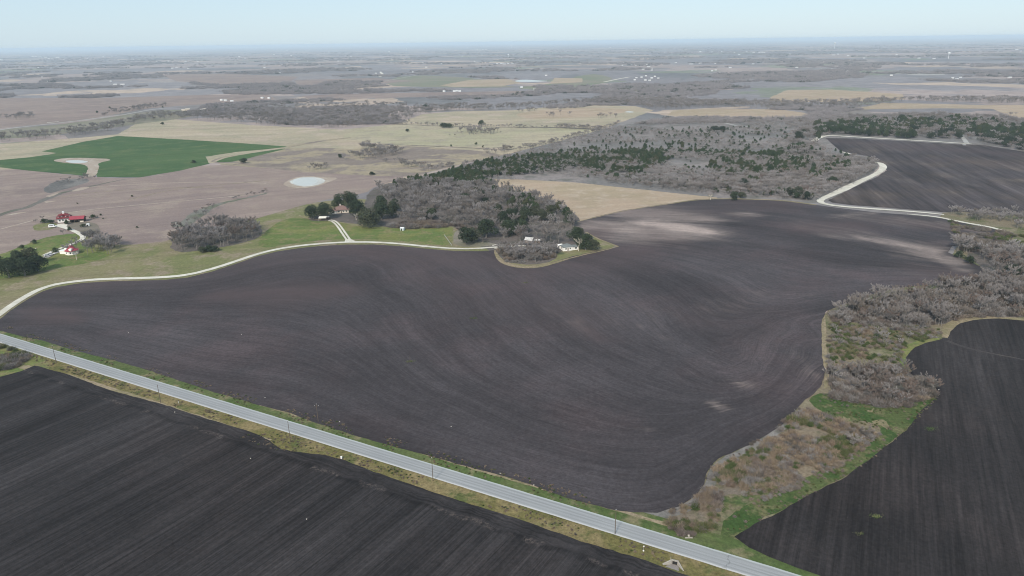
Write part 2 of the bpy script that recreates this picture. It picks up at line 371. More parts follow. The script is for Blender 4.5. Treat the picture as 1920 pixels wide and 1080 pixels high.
sheet('pond_bank', [(539, 342), (556, 334), (580, 331.5), (604, 334), (612, 341), (590, 349), (564, 350.5)], .16, patchy('pale_pond_silt', [(.42, .42, .4), (.5, .5, .47)], .05, .2, .8, .15), 5, .5, .1)
sheet('pond', [(546, 341), (556, 335.5), (575, 333.5), (590, 335), (598, 340), (588, 346.5), (572, 349), (558, 348)], .2, M_water, 5, .4, .1)
sheet('pond', [(964, 152), (975, 149.6), (990, 149.5), (1010, 151), (1032, 152), (1005, 153.6), (970, 153.8)], .3, M_water, 20, 3, .02)
sheet('pond', [(1170, 210.3), (1178, 208.6), (1190, 209.8), (1184, 211.4)], .2, M_water, 8, 1, .1)
strip('field_lane', [(1204, 228), (1212, 226), (1235, 224.5), (1250, 224)], 6, .2, M_gravel2)
strip('field_lane', [(1360, 231), (1382, 236), (1410, 239)], 7, .2, M_gravel2)
sheet('dry_wash', [(80, 356), (96, 342), (125, 336), (160, 334), (170, 340), (140, 350), (110, 358), (90, 364)], .13, patchy('damp_wash', [(.11, .105, .1), (.17, .16, .15)], .03, .1, .4, .3), 5, 1.5, .1)
strip('dry_wash', [(-40, 420), (0, 403), (20, 396), (50, 390), (85, 374), (110, 363), (150, 354), (200, 343), (235, 336)], [9, 7, 8, 6, 9, 7, 5, 4, 2], .12, patchy('bank_scrub_grass', [(.14, .13, .115), (.1, .1, .075)], .03, .1, .4, .3), 1.5)
for q in ([(82, 378), (95, 377), (110, 376), (88, 381)], [(84, 368), (100, 364), (115, 361), (95, 370)], [(5, 405), (30, 399), (57, 397), (25, 403)], [(130, 360), (150, 352), (172, 351), (150, 358)]):
    sheet('sand_bar', q, .15, M_clay, 4, 1, .1)
for q, w in (([(0, 430), (120, 398), (250, 385), (400, 372), (500, 362)], 2.2), ([(150, 352), (300, 343), (420, 341), (500, 344)], 2.5), ([(240, 375), (330, 353), (470, 342), (505, 338)], 1.8), ([(100, 372), (160, 362), (300, 352), (420, 352)], 1.6)):
    strip('wheel_track', q, w, .125, M_edge if w < 2 else M_clay, .6, offs=(0,))
strip('draw', [(338, 425), (360, 410), (385, 392), (420, 380), (460, 372), (490, 365), (500, 362)], [14, 12, 16, 9, 7, 5, 3], .13, patchy('draw_grass', [(.16, .155, .135), (.12, .125, .09)], .03, .1, .4, .3), 2)
sheet('tan_field', [(905, 335), (960, 336), (1000, 338), (1090, 343), (1150, 350), (1200, 355), (1300, 366), (1360, 372), (1306, 378), (1220, 391), (1168, 399), (1116, 411), (1080, 422), (1060, 415), (1000, 385), (930, 352)], .12, M_orange, 6, 1, .1)
# grass around the farmsteads
sheet('grass', [(-200, 560), (-60, 500), (0, 478), (60, 463), (110, 445), (150, 435), (175, 450), (230, 462), (330, 450), (440, 420), (500, 405), (550, 390), (600, 377), (700, 372), (860, 400), (950, 440), (1160, 440), (1160, 464), (1075, 486), (1000, 502), (940, 498), (925, 472), (700, 470), (500, 500), (300, 530), (100, 545), (0, 605), (-100, 660)], .14, M_band, 4, .8, .15)
sheet('lawn', [(-60, 490), (0, 478), (40, 462), (80, 447), (115, 440), (148, 438), (156, 446), (146, 456), (170, 462), (215, 475), (180, 490), (130, 500), (95, 505), (40, 520), (-60, 530)], .17, M_lawn, 4, .8, .15)
sheet('lawn', [(60, 425), (75, 418), (105, 418), (110, 425), (90, 432), (65, 433)], .17, M_band, 3, .6, .15)
sheet('lawn', [(480, 460), (500, 430), (540, 408), (575, 408), (640, 418), (670, 425), (740, 428), (852, 424), (848, 440), (846, 462), (800, 458), (750, 452), (700, 449), (660, 448), (600, 451), (540, 458), (500, 466)], .17, M_lawn, 4, .8, .15)
sheet('yard_ground', [(575, 408), (600, 404), (625, 400), (650, 398), (670, 402), (700, 420), (660, 420), (625, 414), (585, 416)], .2, M_woodfloor, 3, .6, .15)
sheet('yard_ground', [(100, 426), (118, 419), (160, 416), (185, 420), (190, 440), (165, 442), (148, 434), (130, 427)], .19, patchy('yard_soil', [(.17, .145, .12), (.14, .125, .09)], .05, .2, .6, .2), 3, .6, .15)
sheet('wood_ground', [(690, 356), (740, 340), (830, 338), (935, 350), (1000, 366), (1040, 378), (1085, 405), (1090, 425), (1120, 449), (1085, 462), (1050, 470), (1040, 490), (1000, 498), (945, 492), (932, 480), (905, 462), (870, 460), (852, 440), (862, 425), (800, 425), (740, 430), (700, 420), (680, 400)], .2, M_woodfloor, 4, 1, .15)
sheet('yard_ground', [(850, 438), (862, 430), (880, 452), (928, 456), (930, 462), (850, 464)], .22, patchy('bare_yard', [(.2, .175, .145), (.16, .15, .11)], .05, .2, .6, .2), 3, .5, .2)
sheet('lawn', [(1040, 478), (1055, 472), (1090, 474), (1130, 462), (1158, 462.5), (1100, 474), (1060, 482), (1042, 487)], .23, M_band, 3, .4, .2)
sheet('grove_ground', [(318, 462), (335, 440), (400, 425), (470, 420), (494, 430), (488, 446), (440, 460), (380, 470), (330, 474)], .2, M_woodfloor, 3, 1, .15)
sheet('creek_ground', [(1160, 975), (1225, 958), (1272, 948), (1300, 925), (1320, 870), (1400, 830), (1450, 795), (1500, 750), (1535, 715), (1537, 600), (1560, 575), (1700, 530), (1830, 515), (1770, 470), (1860, 448), (1760, 410), (1770, 396), (1850, 398), (2050, 398), (2200, 400), (2150, 600), (1940, 610), (1800, 620), (1720, 660), (1770, 740), (1720, 800), (1480, 975), (1410, 1005), (1420, 1045), (1330, 1020)], .1, M_creek, 4, .8, .15)
sheet('creek_floor', [(1560, 585), (1640, 558), (1770, 538), (1830, 530), (1850, 505), (1800, 475), (1860, 455), (2050, 455), (2050, 600), (1900, 594), (1810, 596), (1760, 612), (1650, 608), (1565, 602)], .14, M_woodfloor, 4, .8, .15)
sheet('creek_floor', [(1550, 690), (1680, 686), (1756, 712), (1750, 742), (1700, 765), (1640, 758), (1560, 742)], .14, M_woodfloor, 4, .8, .15)
sheet('grass_strip', [(1514, 748), (1545, 735), (1600, 752), (1690, 762), (1753, 745), (1758, 752), (1722, 782), (1704, 802), (1667, 833), (1628, 864), (1576, 901), (1524, 924), (1472, 957), (1420, 975), (1385, 1010), (1350, 1014), (1352, 985), (1375, 958), (1420, 942), (1460, 922), (1500, 902), (1545, 880), (1590, 858), (1630, 832), (1655, 808), (1640, 792), (1570, 785), (1530, 768)], .18, patchy('rank_green_grass', [(.04, .072, .02), (.07, .09, .032), (.13, .12, .06)], .06, .14, .8, .4), 3, .7, .25)
sheet('grass_strip', [(1348, 944), (1362, 930), (1380, 933), (1398, 925), (1416, 936), (1398, 944), (1386, 958), (1368, 954), (1354, 968)], .18, patchy('weedy_green', [(.055, .085, .028), (.11, .11, .05), (.15, .125, .08)], .08, .2, .9, .4), 1.5, 2.2, .5)
for q in ([(1624, 769), (1632, 771), (1641, 766), (1636, 772), (1628, 774)], [(1635, 790), (1650, 787), (1665, 790), (1662, 798), (1667, 806), (1655, 802), (1650, 796), (1642, 796)], [(1578, 781), (1586, 785), (1594, 787), (1586, 790), (1580, 787)]):
    sheet('sand_bar', q, .22, M_edge, 1.2, 1.6, .5)
sheet('brush_floor', [(1240, 972), (1300, 945), (1345, 880), (1420, 840), (1480, 790), (1515, 768), (1568, 786), (1645, 812), (1600, 852), (1540, 884), (1470, 918), (1405, 934), (1362, 925), (1345, 950), (1350, 990), (1300, 1008), (1262, 996)], .19, patchy('tan_brush_litter', [(.19, .15, .105), (.15, .125, .1), (.11, .1, .06)], .04, .12, .8, .35), 3, .8, .25)
sheet('flattened_grass', [(1140, 958), (1230, 963), (1275, 950), (1308, 930), (1322, 905), (1330, 883), (1348, 862), (1405, 836), (1450, 806), (1480, 785), (1500, 767), (1504, 772), (1490, 792), (1455, 820), (1410, 850), (1370, 872), (1350, 890), (1335, 925), (1310, 950), (1270, 968), (1225, 980)], .2, M_grey, 3, .7, .25)
sheet('straw_edge', [(1540, 590), (1548, 592), (1550, 660), (1556, 700), (1553, 728), (1543, 730), (1547, 700), (1540, 665)], .2, M_edge, 3, .5, .25)

# ploughed fields
MAIN = [(-70, 640), (-20, 612), (0, 599), (20, 583), (55, 560), (80, 547), (106, 539), (156, 531), (208, 528), (260, 527), (312, 525), (352, 521), (400, 509), (440, 496), (480, 482), (520, 472), (560, 466), (600, 462), (650, 459), (700, 459), (750, 462), (800, 467), (850, 471), (900, 471.5), (927, 470), (932, 481), (945, 493), (975, 500), (1002, 500), (1030, 494), (1075, 481), (1100, 475.5), (1130, 469), (1159, 463),
        (1145, 457), (1120, 447), (1095, 434), (1082, 416), (1116, 407), (1168, 395), (1220, 387), (1272, 379), (1306, 374), (1351, 372.5), (1403, 373.5), (1460, 375.5), (1498, 379), (1532, 385), (1576, 391), (1641, 398.5), (1706, 403.5), (1758, 409.5), (1798, 416), (1837, 424), (1883, 435), (1900, 443), (1896, 451), (1863, 457), (1826, 461), (1785, 461), (1777, 474), (1803, 485), (1837, 500), (1847, 513), (1834, 521), (1821, 527), (1769, 532), (1680, 541), (1636, 552), (1590, 568),
        (1549, 584), (1540, 605), (1541, 670), (1547, 696), (1542, 722), (1524, 740), (1498, 761), (1467, 798), (1438, 816), (1403, 836), (1345, 862), (1327, 883), (1319, 909), (1306, 930), (1272, 951), (1233, 962), (1190, 962), (1142, 956), (1106, 946), (1059, 934), (999, 911), (960, 899), (870, 874), (740, 839), (662, 817), (597, 796), (545, 776), (495, 763), (390, 733), (286, 698), (208, 675), (143, 659), (78, 639), (39, 631), (0, 621)]
CONT = [(0, [(100, 650), (390, 733), (740, 839), (999, 911), (1142, 950), (1240, 958), (1300, 925), (1322, 880), (1400, 830), (1470, 780), (1520, 735)]),
        (22, [(100, 622), (400, 705), (650, 765), (900, 850), (1100, 915), (1230, 925), (1300, 880), (1400, 800), (1500, 745), (1535, 700)]),
        (55, [(30, 602), (200, 620), (400, 660), (600, 690), (800, 780), (950, 840), (1150, 890), (1270, 890), (1380, 800), (1480, 750), (1536, 650)]),
        (90, [(60, 585), (300, 590), (500, 600), (650, 640), (790, 740), (950, 810), (1150, 860), (1300, 840), (1400, 790), (1520, 700), (1536, 610)]),
        (125, [(110, 560), (300, 560), (450, 545), (600, 530), (690, 570), (770, 650), (850, 720), (1000, 790), (1200, 830), (1400, 770), (1500, 700)]),
        (160, [(200, 532), (380, 522), (520, 490), (640, 480), (740, 530), (840, 620), (950, 700), (1100, 760), (1300, 790), (1450, 740), (1530, 640)]),
        (200, [(500, 478), (650, 463), (800, 480), (900, 540), (1000, 620), (1100, 690), (1250, 740), (1400, 750), (1510, 670)]),
        (245, [(900, 476), (960, 510), (1050, 570), (1150, 640), (1300, 690), (1450, 710), (1530, 620)]),
        (290, [(1050, 492), (1150, 530), (1250, 590), (1400, 640), (1540, 640)]),
        (340, [(1110, 476), (1200, 490), (1350, 550), (1500, 585), (1600, 560)]),
        (400, [(1155, 462), (1300, 480), (1450, 520), (1600, 535), (1760, 528)]),
        (470, [(1110, 430), (1250, 435), (1400, 455), (1550, 470), (1700, 490), (1830, 505)]),
        (560, [(1180, 395), (1350, 395), (1500, 410), (1650, 430), (1780, 455)]),
        (640, [(1300, 375), (1450, 377), (1600, 395), (1750, 411), (1880, 436)])]
cp, cv = [], []
for lev, pl in CONT:
    for p in pl: cp.append(G(*p)); cv.append(lev)
cp = np.array(cp); cv = np.array(cv, float)
def tps(r2): return np.where(r2 > 0, .5*r2*np.log(r2+1e-12), 0)
def rbf_fit(P, v, lam=300.):
    Ps = P/100.; n = len(P)
    K = tps(((Ps[:, None]-Ps[None])**2).sum(-1))+np.eye(n)*lam*1e-4
    A = np.zeros((n+3, n+3)); A[:n, :n] = K; Q = np.c_[np.ones(n), Ps]; A[:n, n:] = Q; A[n:, :n] = Q.T
    w = np.linalg.solve(A, np.r_[v, 0, 0, 0])
    return lambda X: tps((((X/100.)[:, None]-Ps[None])**2).sum(-1))@w[:n]+np.c_[np.ones(len(X)), X/100.]@w[n:]
u_fn = rbf_fit(cp, cv)
def blobs(L):
    """soft capsules: (x0,y0,x1,y1,half width in metres,strength) with ends in photo pixels"""
    def fn(V):
        r = np.zeros(len(V))
        for x0, y0, x1, y1, w, s in L:
            a, b = G(x0, y0), G(x1, y1); d = b-a; t = np.clip(((V-a)@d)/(d@d), 0, 1)
            dist = np.hypot(*(V-a-t[:, None]*d).T); taper = 1-.5*abs(2*t-1)
            r = np.maximum(r, s*np.exp(-(dist/(w*taper))**2))
        return r
    return fn
PALE = [(1110, 425, 1320, 438, 55, .62), (1160, 398, 1320, 412, 50, .55), (1095, 425, 1160, 448, 32, .5), (1200, 418, 1330, 436, 22, 1.0), (1700, 462, 1800, 500, 16, .6), (1550, 440, 1780, 468, 26, .36), (1600, 405, 1790, 428, 26, .34), (1480, 420, 1640, 440, 18, .3), (1640, 500, 1800, 510, 30, .2), (1660, 455, 1790, 488, 22, .5), (1620, 448, 1700, 462, 11, .6), (1370, 402, 1430, 404, 14, .5), (1180, 600, 1420, 560, 40, .16), (950, 520, 1100, 620, 26, .12), (1110, 432, 1180, 408, 20, .35), (1200, 400, 1240, 420, 22, .5), (1175, 398, 1320, 436, 13, .55), (1210, 420, 1340, 438, 13, .95), (1130, 440, 1250, 450, 10, .35), (1150, 430, 1240, 452, 10, .55),
        (1370, 403, 1420, 402, 12, .6), (1400, 400, 1500, 412, 9, .22), (1290, 395, 1390, 405, 9, .25), (1560, 405, 1640, 399, 10, .5), (1540, 408, 1600, 410, 9, .3), (1680, 408, 1790, 432, 16, .38), (1760, 415, 1850, 440, 14, .35),
        (1500, 428, 1650, 446, 7, .4), (1600, 440, 1720, 462, 8, .6), (1660, 455, 1760, 472, 12, .7), (1700, 470, 1800, 495, 8, .6), (1670, 480, 1790, 495, 6, .35), (1780, 488, 1826, 515, 6, .5), (1760, 455, 1850, 460, 9, .4),
        (1345, 714, 1375, 722, 2.6, .5), (1375, 720, 1415, 722, 2.4, .45), (1395, 728, 1420, 737, 2, .5), (1320, 757, 1345, 764, 3.2, .65), (1340, 770, 1360, 778, 2.6, .35), (1250, 745, 1290, 762, 3, .28), (1205, 805, 1220, 815, 3.5, .35),
        (1520, 690, 1528, 722, 5, .4), (1500, 650, 1522, 720, 9, .25), (1460, 725, 1515, 735, 5, .3), (1060, 590, 1110, 625, 4, .3), (1180, 600, 1240, 640, 4, .3), (1280, 560, 1460, 590, 8, .22), (1420, 545, 1560, 560, 10, .2),
        (520, 750, 660, 800, 2.2, .22), (470, 540, 620, 555, 12, .12), (1000, 545, 1060, 590, 8, .16), (1270, 463, 1310, 470, 8, .3), (600, 690, 700, 720, 5, .12)]
REDN = [(100, 545, 640, 470, 35, .45), (650, 465, 1000, 500, 40, .5), (1000, 510, 1200, 470, 40, .5), (1180, 400, 1500, 385, 30, .35), (800, 520, 1100, 600, 40, .35), (420, 555, 640, 545, 30, .7), (60, 580, 140, 600, 14, .7), (450, 500, 640, 500, 20, .35), (960, 500, 1020, 600, 25, .3), (1060, 470, 1130, 430, 20, .7), (1220, 430, 1280, 470, 20, .4), (1060, 590, 1130, 640, 10, .5), (1500, 430, 1600, 420, 25, .6), (1650, 410, 1800, 430, 20, .5), (650, 475, 900, 480, 20, .4), (1700, 500, 1800, 520, 16, .4), (1300, 600, 1500, 640, 20, .25)]
sheet('plowed_field', MAIN, .3, M_main, 3, .45, .4, smooth=0, grid=9, attrs={'u': u_fn, 'pale': blobs(PALE), 'redness': blobs(REDN)})
sheet('plowed_field', [(-500, 900), (-60, 728), (0, 708), (39, 697), (66, 686), (91, 693), (130, 704), (208, 733), (312, 761), (390, 787), (456, 806), (482, 815), (506, 827), (527, 844), (571, 850), (610, 855), (641, 862), (701, 886), (792, 917), (871, 943), (980, 977), (1090, 1016), (1194, 1047), (1272, 1075), (1330, 1096), (1250, 1250), (0, 1500), (-500, 1300)], .3, M_ll, 2.5, .35, .5, smooth=0)
sheet('plowed_field', [(1540, 1082), (1472, 1058), (1440, 1046), (1405, 1027), (1377, 1008), (1416, 984), (1460, 962), (1524, 924), (1576, 901), (1628, 864), (1667, 833), (1704, 803), (1722, 776), (1756, 747), (1753, 712), (1722, 714), (1701, 696), (1692, 681), (1692, 665), (1706, 651), (1732, 641), (1761, 638), (1771, 632), (1775, 618), (1785, 608), (1811, 600), (1863, 596), (1920, 601), (2150, 615), (2500, 900), (2300, 1400), (1620, 1115)], .3, M_lr, 3, .5, .4, smooth=0)
UR_P = [(1750, 320, 1840, 350, 14, .4), (1800, 330, 1920, 340, 16, .35), (1650, 330, 1720, 345, 14, .35), (1800, 375, 1880, 390, 10, .4), (1870, 330, 1960, 380, 18, .3), (1640, 345, 1700, 352, 10, .2)]
UR_R = [(1560, 265, 1900, 290, 40, .5), (1750, 300, 1950, 310, 30, .4)]
sheet('plowed_field', [(1548, 259), (1602, 260), (1680, 264), (1797, 271), (1842, 272), (1915, 284), (2150, 300), (2150, 400), (1920, 402), (1840, 401), (1800, 397), (1769, 398), (1732, 395), (1680, 391), (1590, 384), (1560, 380), (1552, 376), (1563, 371), (1600, 352), (1645, 332), (1662, 320), (1660, 310), (1628, 293), (1576, 284)], .3, M_ur, 5, .8, .2, smooth=0, grid=14, attrs={'pale': blobs(UR_P), 'redness': blobs(UR_R)})
sheet('tilled_patch', [(1860, 450), (1900, 452), (1990, 460), (1990, 475), (1900, 476), (1870, 468)], .3, M_clay, 3, .8, .2)

# ------------------------------------------------------------------ road, verges and tracks
rd = np.array([.8858, -.4641]); rn = np.array([.4641, .8858])
def road_poly(d0, d1, s0=-700, s1=500):
    return [tuple(rd*s0+rn*d0), tuple(rd*s1+rn*d0), tuple(rd*s1+rn*d1), tuple(rd*s0+rn*d1)]
sheet('verge', None, .2, M_vN, 6, .5, .3, wpoly=road_poly(184, 193.5))
sheet('verge', None, .2, M_vS, 6, .5, .3, wpoly=road_poly(165, 179))
sheet('verge', [(-80, 700), (-20, 660), (0, 645), (60, 662), (80, 672), (100, 690), (66, 700), (39, 704), (0, 714), (-80, 745)], .22, M_lawn, 2, .4, .3)
sheet('verge', [(470, 800), (600, 838), (700, 870), (690, 882), (640, 864), (600, 856), (530, 846), (505, 826)], .22, M_vS, 2, .4, .3)
sheet('verge', None, .235, M_edge, 3, .5, .5, wpoly=[tuple(rd*s+rn*(178.25+o)) for s, o in ((-365, -10), (-330, -6.5), (-260, -6), (-200, -6.6), (-200, -8), (-260, -8), (-330, -9), (-365, -14))])
sheet('verge', None, .235, M_edge, 3, .6, .5, wpoly=[tuple(rd*s+rn*(178.25+o)) for s, o in ((-250, 14.5), (-180, 13.2), (-110, 12.6), (-40, 13.5), (-40, 11.8), (-110, 11.4), (-180, 11.6), (-250, 12))])
road = sheet('road', None, .36, M_road, 3, .12, .5, wpoly=road_poly(178.25, 185.6))
M_white = plain('white_paint', (.75, .75, .73), .6)
TR = [(-60, 628), (-20, 603), (0, 590), (18, 575.5), (52, 554), (78, 541.5), (104, 533.5), (156, 526.5), (208, 523.5), (260, 522.5), (312, 520.5), (352, 516.5), (400, 504.5), (440, 491.5), (480, 477.5), (520, 467.5), (560, 461.5), (600, 457.5), (650, 454.5), (700, 454.5), (750, 457.5), (800, 463), (850, 467), (895, 467), (928, 464), (962, 462), (990, 461.5), (1020, 464), (1046, 467)]
strip('farm_track', TR, [4.6, 4.6, 4.6, 4.6, 4.4, 4.2, 4, 3.8, 3, 2], .4, M_gravel, .3, 2)
strip('farm_track', [(1630, 301), (1641, 305), (1650, 306), (1657, 312), (1654, 319), (1639, 329), (1613, 340), (1587, 353), (1561, 365), (1540, 374), (1536, 379), (1548, 383.5), (1576, 387.5), (1628, 391.5), (1680, 395), (1732, 399), (1770, 403)], [4, 8, 8, 7, 7, 8, 9, 10, 8, 6.5, 6, 5.5, 5, 3], .4, M_gravel, .4, 2)
strip('farm_track', [(1700, 402), (1753, 406.5), (1784, 413), (1808, 418), (1837, 423), (1863, 428), (1883, 434)], [1.5, 3, 4, 4, 4, 3], .42, M_gravel, .5, 2)
strip('farm_track', [(1524, 266), (1535, 258.5), (1546, 255), (1560, 254.5), (1602, 257), (1680, 261.5), (1740, 265), (1797, 268.5), (1822, 270.5)], [8, 9, 9, 8, 8, 7, 7, 5], .4, M_gravel, .5, 2)
strip('farm_track', [(1813, 269.5), (1808, 262), (1803, 256), (1805, 250), (1809, 244), (1812, 239)], [7, 6, 6, 6, 5], .4, M_gravel2, .5, 2)
strip('farm_track', [(1577, 285), (1585, 286), (1592, 289)], 5, .4, M_gravel)
strip('farm_track', [(-60, 256), (0, 243.5), (52, 237), (112, 230.5), (135, 228), (182, 222), (234, 215), (276, 207), (300, 204), (312, 203)], 10, .4, M_gravel2, .6, 2)
strip('farm_track', [(88, 230), (110, 228.5)], 8, .4, M_gravel)
strip('driveway', [(105, 423), (115, 425), (130, 430), (148, 437.5), (157, 444), (155, 449), (146, 454), (132, 460), (117, 465), (98, 472), (81, 480)], [6, 5, 4, 4.2, 4.5, 4.5, 3.6, 3.2, 3.2, 3.2], .4, M_gravel, .25)
strip('driveway', [(112, 469.5), (120, 470.5)], 3, .42, M_gravel)
strip('driveway', [(115, 471), (105, 474), (96, 478), (84, 484)], [2.5, 4, 6, 6], .41, M_gravel2, .25)
sheet('driveway', [(104, 424), (110, 420.5), (125, 420), (128, 423), (120, 428)], .39, M_gravel, 3, .3, .3)
strip('driveway', [(618, 413.5), (625, 414.5), (634, 422), (644, 437), (653, 450), (655, 453.5)], 1.7, .4, M_gravel, .15, offs=(-1.35, 1.35))
strip('driveway', [(652, 449), (656, 454)], [4, 9], .39, M_gravel)
strip('footpath', [(561, 404), (570, 410), (590, 412), (615, 413.5)], 1.5, .4, M_edge)
# narrow grassy rims where the ploughing stops
strip('field_rim', [(928, 470), (933, 483), (946, 495), (975, 502), (1003, 502), (1031, 496), (1076, 483), (1101, 477), (1131, 470.5), (1159, 463)], [1, 3.5, 5, 5, 4, 2.2, 1.8, 1.5, 1], .38, M_edge, .5, 2)
strip('field_rim', [(1082, 417), (1116, 408), (1168, 396), (1220, 388), (1272, 380), (1306, 375), (1351, 373), (1403, 374), (1460, 376), (1498, 380), (1530, 385)], [1.5, 1.5, 1.5, 2, 3, 3.5, 4, 4], .38, M_edge, .8, 2)
strip('field_rim', [(1158, 463), (1145, 457.5), (1120, 448), (1098, 436)], 2, .38, M_edge, .8, 2)
strip('field_rim', [(1771, 634), (1775, 618), (1785, 607), (1811, 599), (1863, 595), (1920, 600), (2000, 606)], [3, 5, 4, 4, 4], .38, M_edge, .5, 2)
strip('field_rim', [(1703, 697), (1692, 681), (1692, 665), (1705, 651), (1732, 640.5), (1761, 636)], [3, 3, 4, 4, 2], .38, M_lawn, .5, 2)
strip('tractor_path', [(1775, 640), (1800, 650), (1840, 660), (1880, 668), (1930, 678), (2000, 690)], [3, 2, 1.6, 1.6, 2], .34, patchy('trodden_soil', [(.065, .054, .051), (.05, .043, .043)], .05, .2, .8, .3), .4)

# ------------------------------------------------------------------ plants: shapes
def tube(V, F, pts, rad, n=4):
    k0 = len(V)
    for i, (p, r) in enumerate(zip(pts, rad)):
        d = pts[min(i+1, len(pts)-1)]-pts[max(i-1, 0)]; d = d/(np.linalg.norm(d)+1e-9)
        a = np.cross(d, [0.3, 1, .2]); a /= np.linalg.norm(a); b = np.cross(d, a)
        for j in range(n):
            t = 2*math.pi*j/n; V.append(p+r*(math.cos(t)*a+math.sin(t)*b))
    for i in range(len(pts)-1):
        for j in range(n):
            F.append((k0+i*n+j, k0+i*n+(j+1) % n, k0+(i+1)*n+(j+1) % n, k0+(i+1)*n+j))
def bare_shape(seed, hh=10., rr=4.5, twigs=1300, limbs=8, wid=.055, erect=.5, low=.28, stem=.22):
    """trunk with limbs, and a crown of fine twigs that spreads out of them"""
    g = np.random.default_rng(seed); V, F = [], []; TV, TF = [], []
    lean = g.uniform(-.06, .06, 2)
    top = np.array([lean[0]*hh, lean[1]*hh, hh*.72])
    P = [np.array([0, 0, -.3]), np.array([lean[0]*hh*.2, lean[1]*hh*.3, hh*.25])+np.r_[g.normal(0, .1, 2), 0], top*.7+np.r_[g.normal(0, .25, 2), 0], top]
    tube(V, F, P, [stem, stem*.75, stem*.42, stem*.15], 5)
    ends = []
    for i in range(limbs):
        t = g.uniform(.3, .85); b = P[1]*(1-t)+P[3]*t; az = i*2.4+g.uniform(-.4, .4)
        L = rr*(1.1-.45*t)*g.uniform(.75, 1.05); up = L*g.uniform(.5, 1.0)*(.5+erect)
        e = b+np.array([math.cos(az)*L, math.sin(az)*L, up]); e[2] = min(e[2], hh*.93)
        m = (b+e)/2+np.array([0, 0, -.12*L])+g.normal(0, .2, 3)
        tube(V, F, [b, m, e], [stem*.5, stem*.3, stem*.1], 3); ends += [(b, m, e)]
        for k in range(3):
            s = m*.6+e*.4 if k else m; a2 = az+g.uniform(-1.2, 1.2); l2 = L*g.uniform(.3, .55)
            e2 = s+np.array([math.cos(a2)*l2, math.sin(a2)*l2, l2*g.uniform(.4, 1.2)])
            tube(V, F, [s, e2], [stem*.22, stem*.07], 3); ends += [(s, (s+e2)/2, e2)]
    ends += [(P[1], P[2], P[3])]*3
    for i in range(twigs):
        b, m, e = ends[g.integers(len(ends))]; t = g.uniform(low, 1)**.7
        s = (b*(1-t)+m*t) if t < .5 and g.random() < .3 else (m*(1-t)+e*t)
        out = s-np.array([top[0]*.5, top[1]*.5, hh*.35]); out /= np.linalg.norm(out)+1e-6
        d = out*.7+np.array([0, 0, .2+erect])+g.normal(0, .5, 3); d /= np.linalg.norm(d)
        L = hh*g.uniform(.06, .15)*(1.1-.3*t); q = np.cross(d, g.normal(0, 1, 3)); q /= np.linalg.norm(q)+1e-9
        w = wid*g.uniform(.6, 1.3); k = len(TV); mid = s+d*L*.55+g.normal(0, .06, 3)*hh*.1
        TV += [s-q*w*.5, s+q*w*.5, mid+q*w*.6, s+d*L+np.array([0, 0, L*.12]), mid-q*w*.6]
        TF += [(k, k+1, k+2, k+3, k+4)]
    return (V, F), (TV, TF)
def leaf_shape(seed, hh=9., rr=5., leaves=3000, size=.62, lobes=13, conic=0., base=.02, stem=.3):
    """trunk and a crown of leaf clumps spread through several uneven lobes"""
    g = np.random.default_rng(seed); V, F = [], []; TV, TF = [], []
    tube(V, F, [np.array([0, 0, -.3]), np.array([.1, .1, hh*.3]), np.array([.3, -.2, hh*.6])], [stem, stem*.8, stem*.3], 5)
    Lb = []
    for i in range(lobes):
        az = g.uniform(0, 6.28); t = g.uniform(0, 1); zc = hh*(base+.22+(.56-base*.5)*t)
        rad = rr*(1-conic*t)*math.sqrt(max(.05, 1-(max(0, t-.35)/.75)**2))
        rc = rad*g.uniform(.25, .68); lr = rr*g.uniform(.34, .5)*(1-conic*.5*t)
        Lb.append((np.array([math.cos(az)*rc, math.sin(az)*rc, zc]), np.array([lr, lr, lr*g.uniform(.7, .95)*min(1.3, hh/(2*rr)+.35)])))
        if i < lobes//2: tube(V, F, [np.array([0, 0, hh*.25]), Lb[-1][0]], [stem*.45, stem*.12], 3)
    Lb.append((np.array([0, 0, hh*.5]), np.array([rr*.6*(1-conic*.5), rr*.6*(1-conic*.5), hh*.38])))
    for i in range(leaves):
        c, r = Lb[g.integers(len(Lb))]
        n = g.normal(0, 1, 3); n /= np.linalg.norm(n)
        if n[2] < -.55 and g.random() < .6: n[2] *= -1
        p = c+n*r*g.uniform(.55, 1.06)**.6
        if p[2] < hh*base*.6: p[2] = hh*base*g.uniform(.6, 1.4)
        q = n+g.normal(0, .55, 3); q /= np.linalg.norm(q)
        a = np.cross(q, g.normal(0, 1, 3)); a /= np.linalg.norm(a)+1e-9; b = np.cross(q, a)
        s = size*g.uniform(.5, 1.2); k = len(TV)
        TV += [p-a*s*.5, p+b*s*.3-a*s*.1, p+a*s*.5+q*s*.1, p-b*s*.35+a*s*.05]; TF += [(k, k+1, k+2, k+3)]
    return (V, F), (TV, TF)
def bush_shape(seed, hh=2.4, rr=1.8, n=260, wid=.09):
    g = np.random.default_rng(seed); TV, TF = [], []
    for i in range(n):
        s = np.r_[g.normal(0, rr*.28, 2), g.uniform(0, hh*.35)]
        d = np.array([s[0]*.5/rr, s[1]*.5/rr, .55])+g.normal(0, .45, 3); d[2] = abs(d[2]); d /= np.linalg.norm(d)
        L = hh*g.uniform(.35, .75); q = np.cross(d, g.normal(0, 1, 3)); q /= np.linalg.norm(q)+1e-9; w = wid*g.uniform(.6, 1.4); k = len(TV)
        TV += [s-q*w*.4, s+q*w*.4, s+d*L*.6+q*w*.6, s+d*L, s+d*L*.6-q*w*.6]; TF += [(k, k+1, k+2, k+3, k+4)]
    return TV, TF
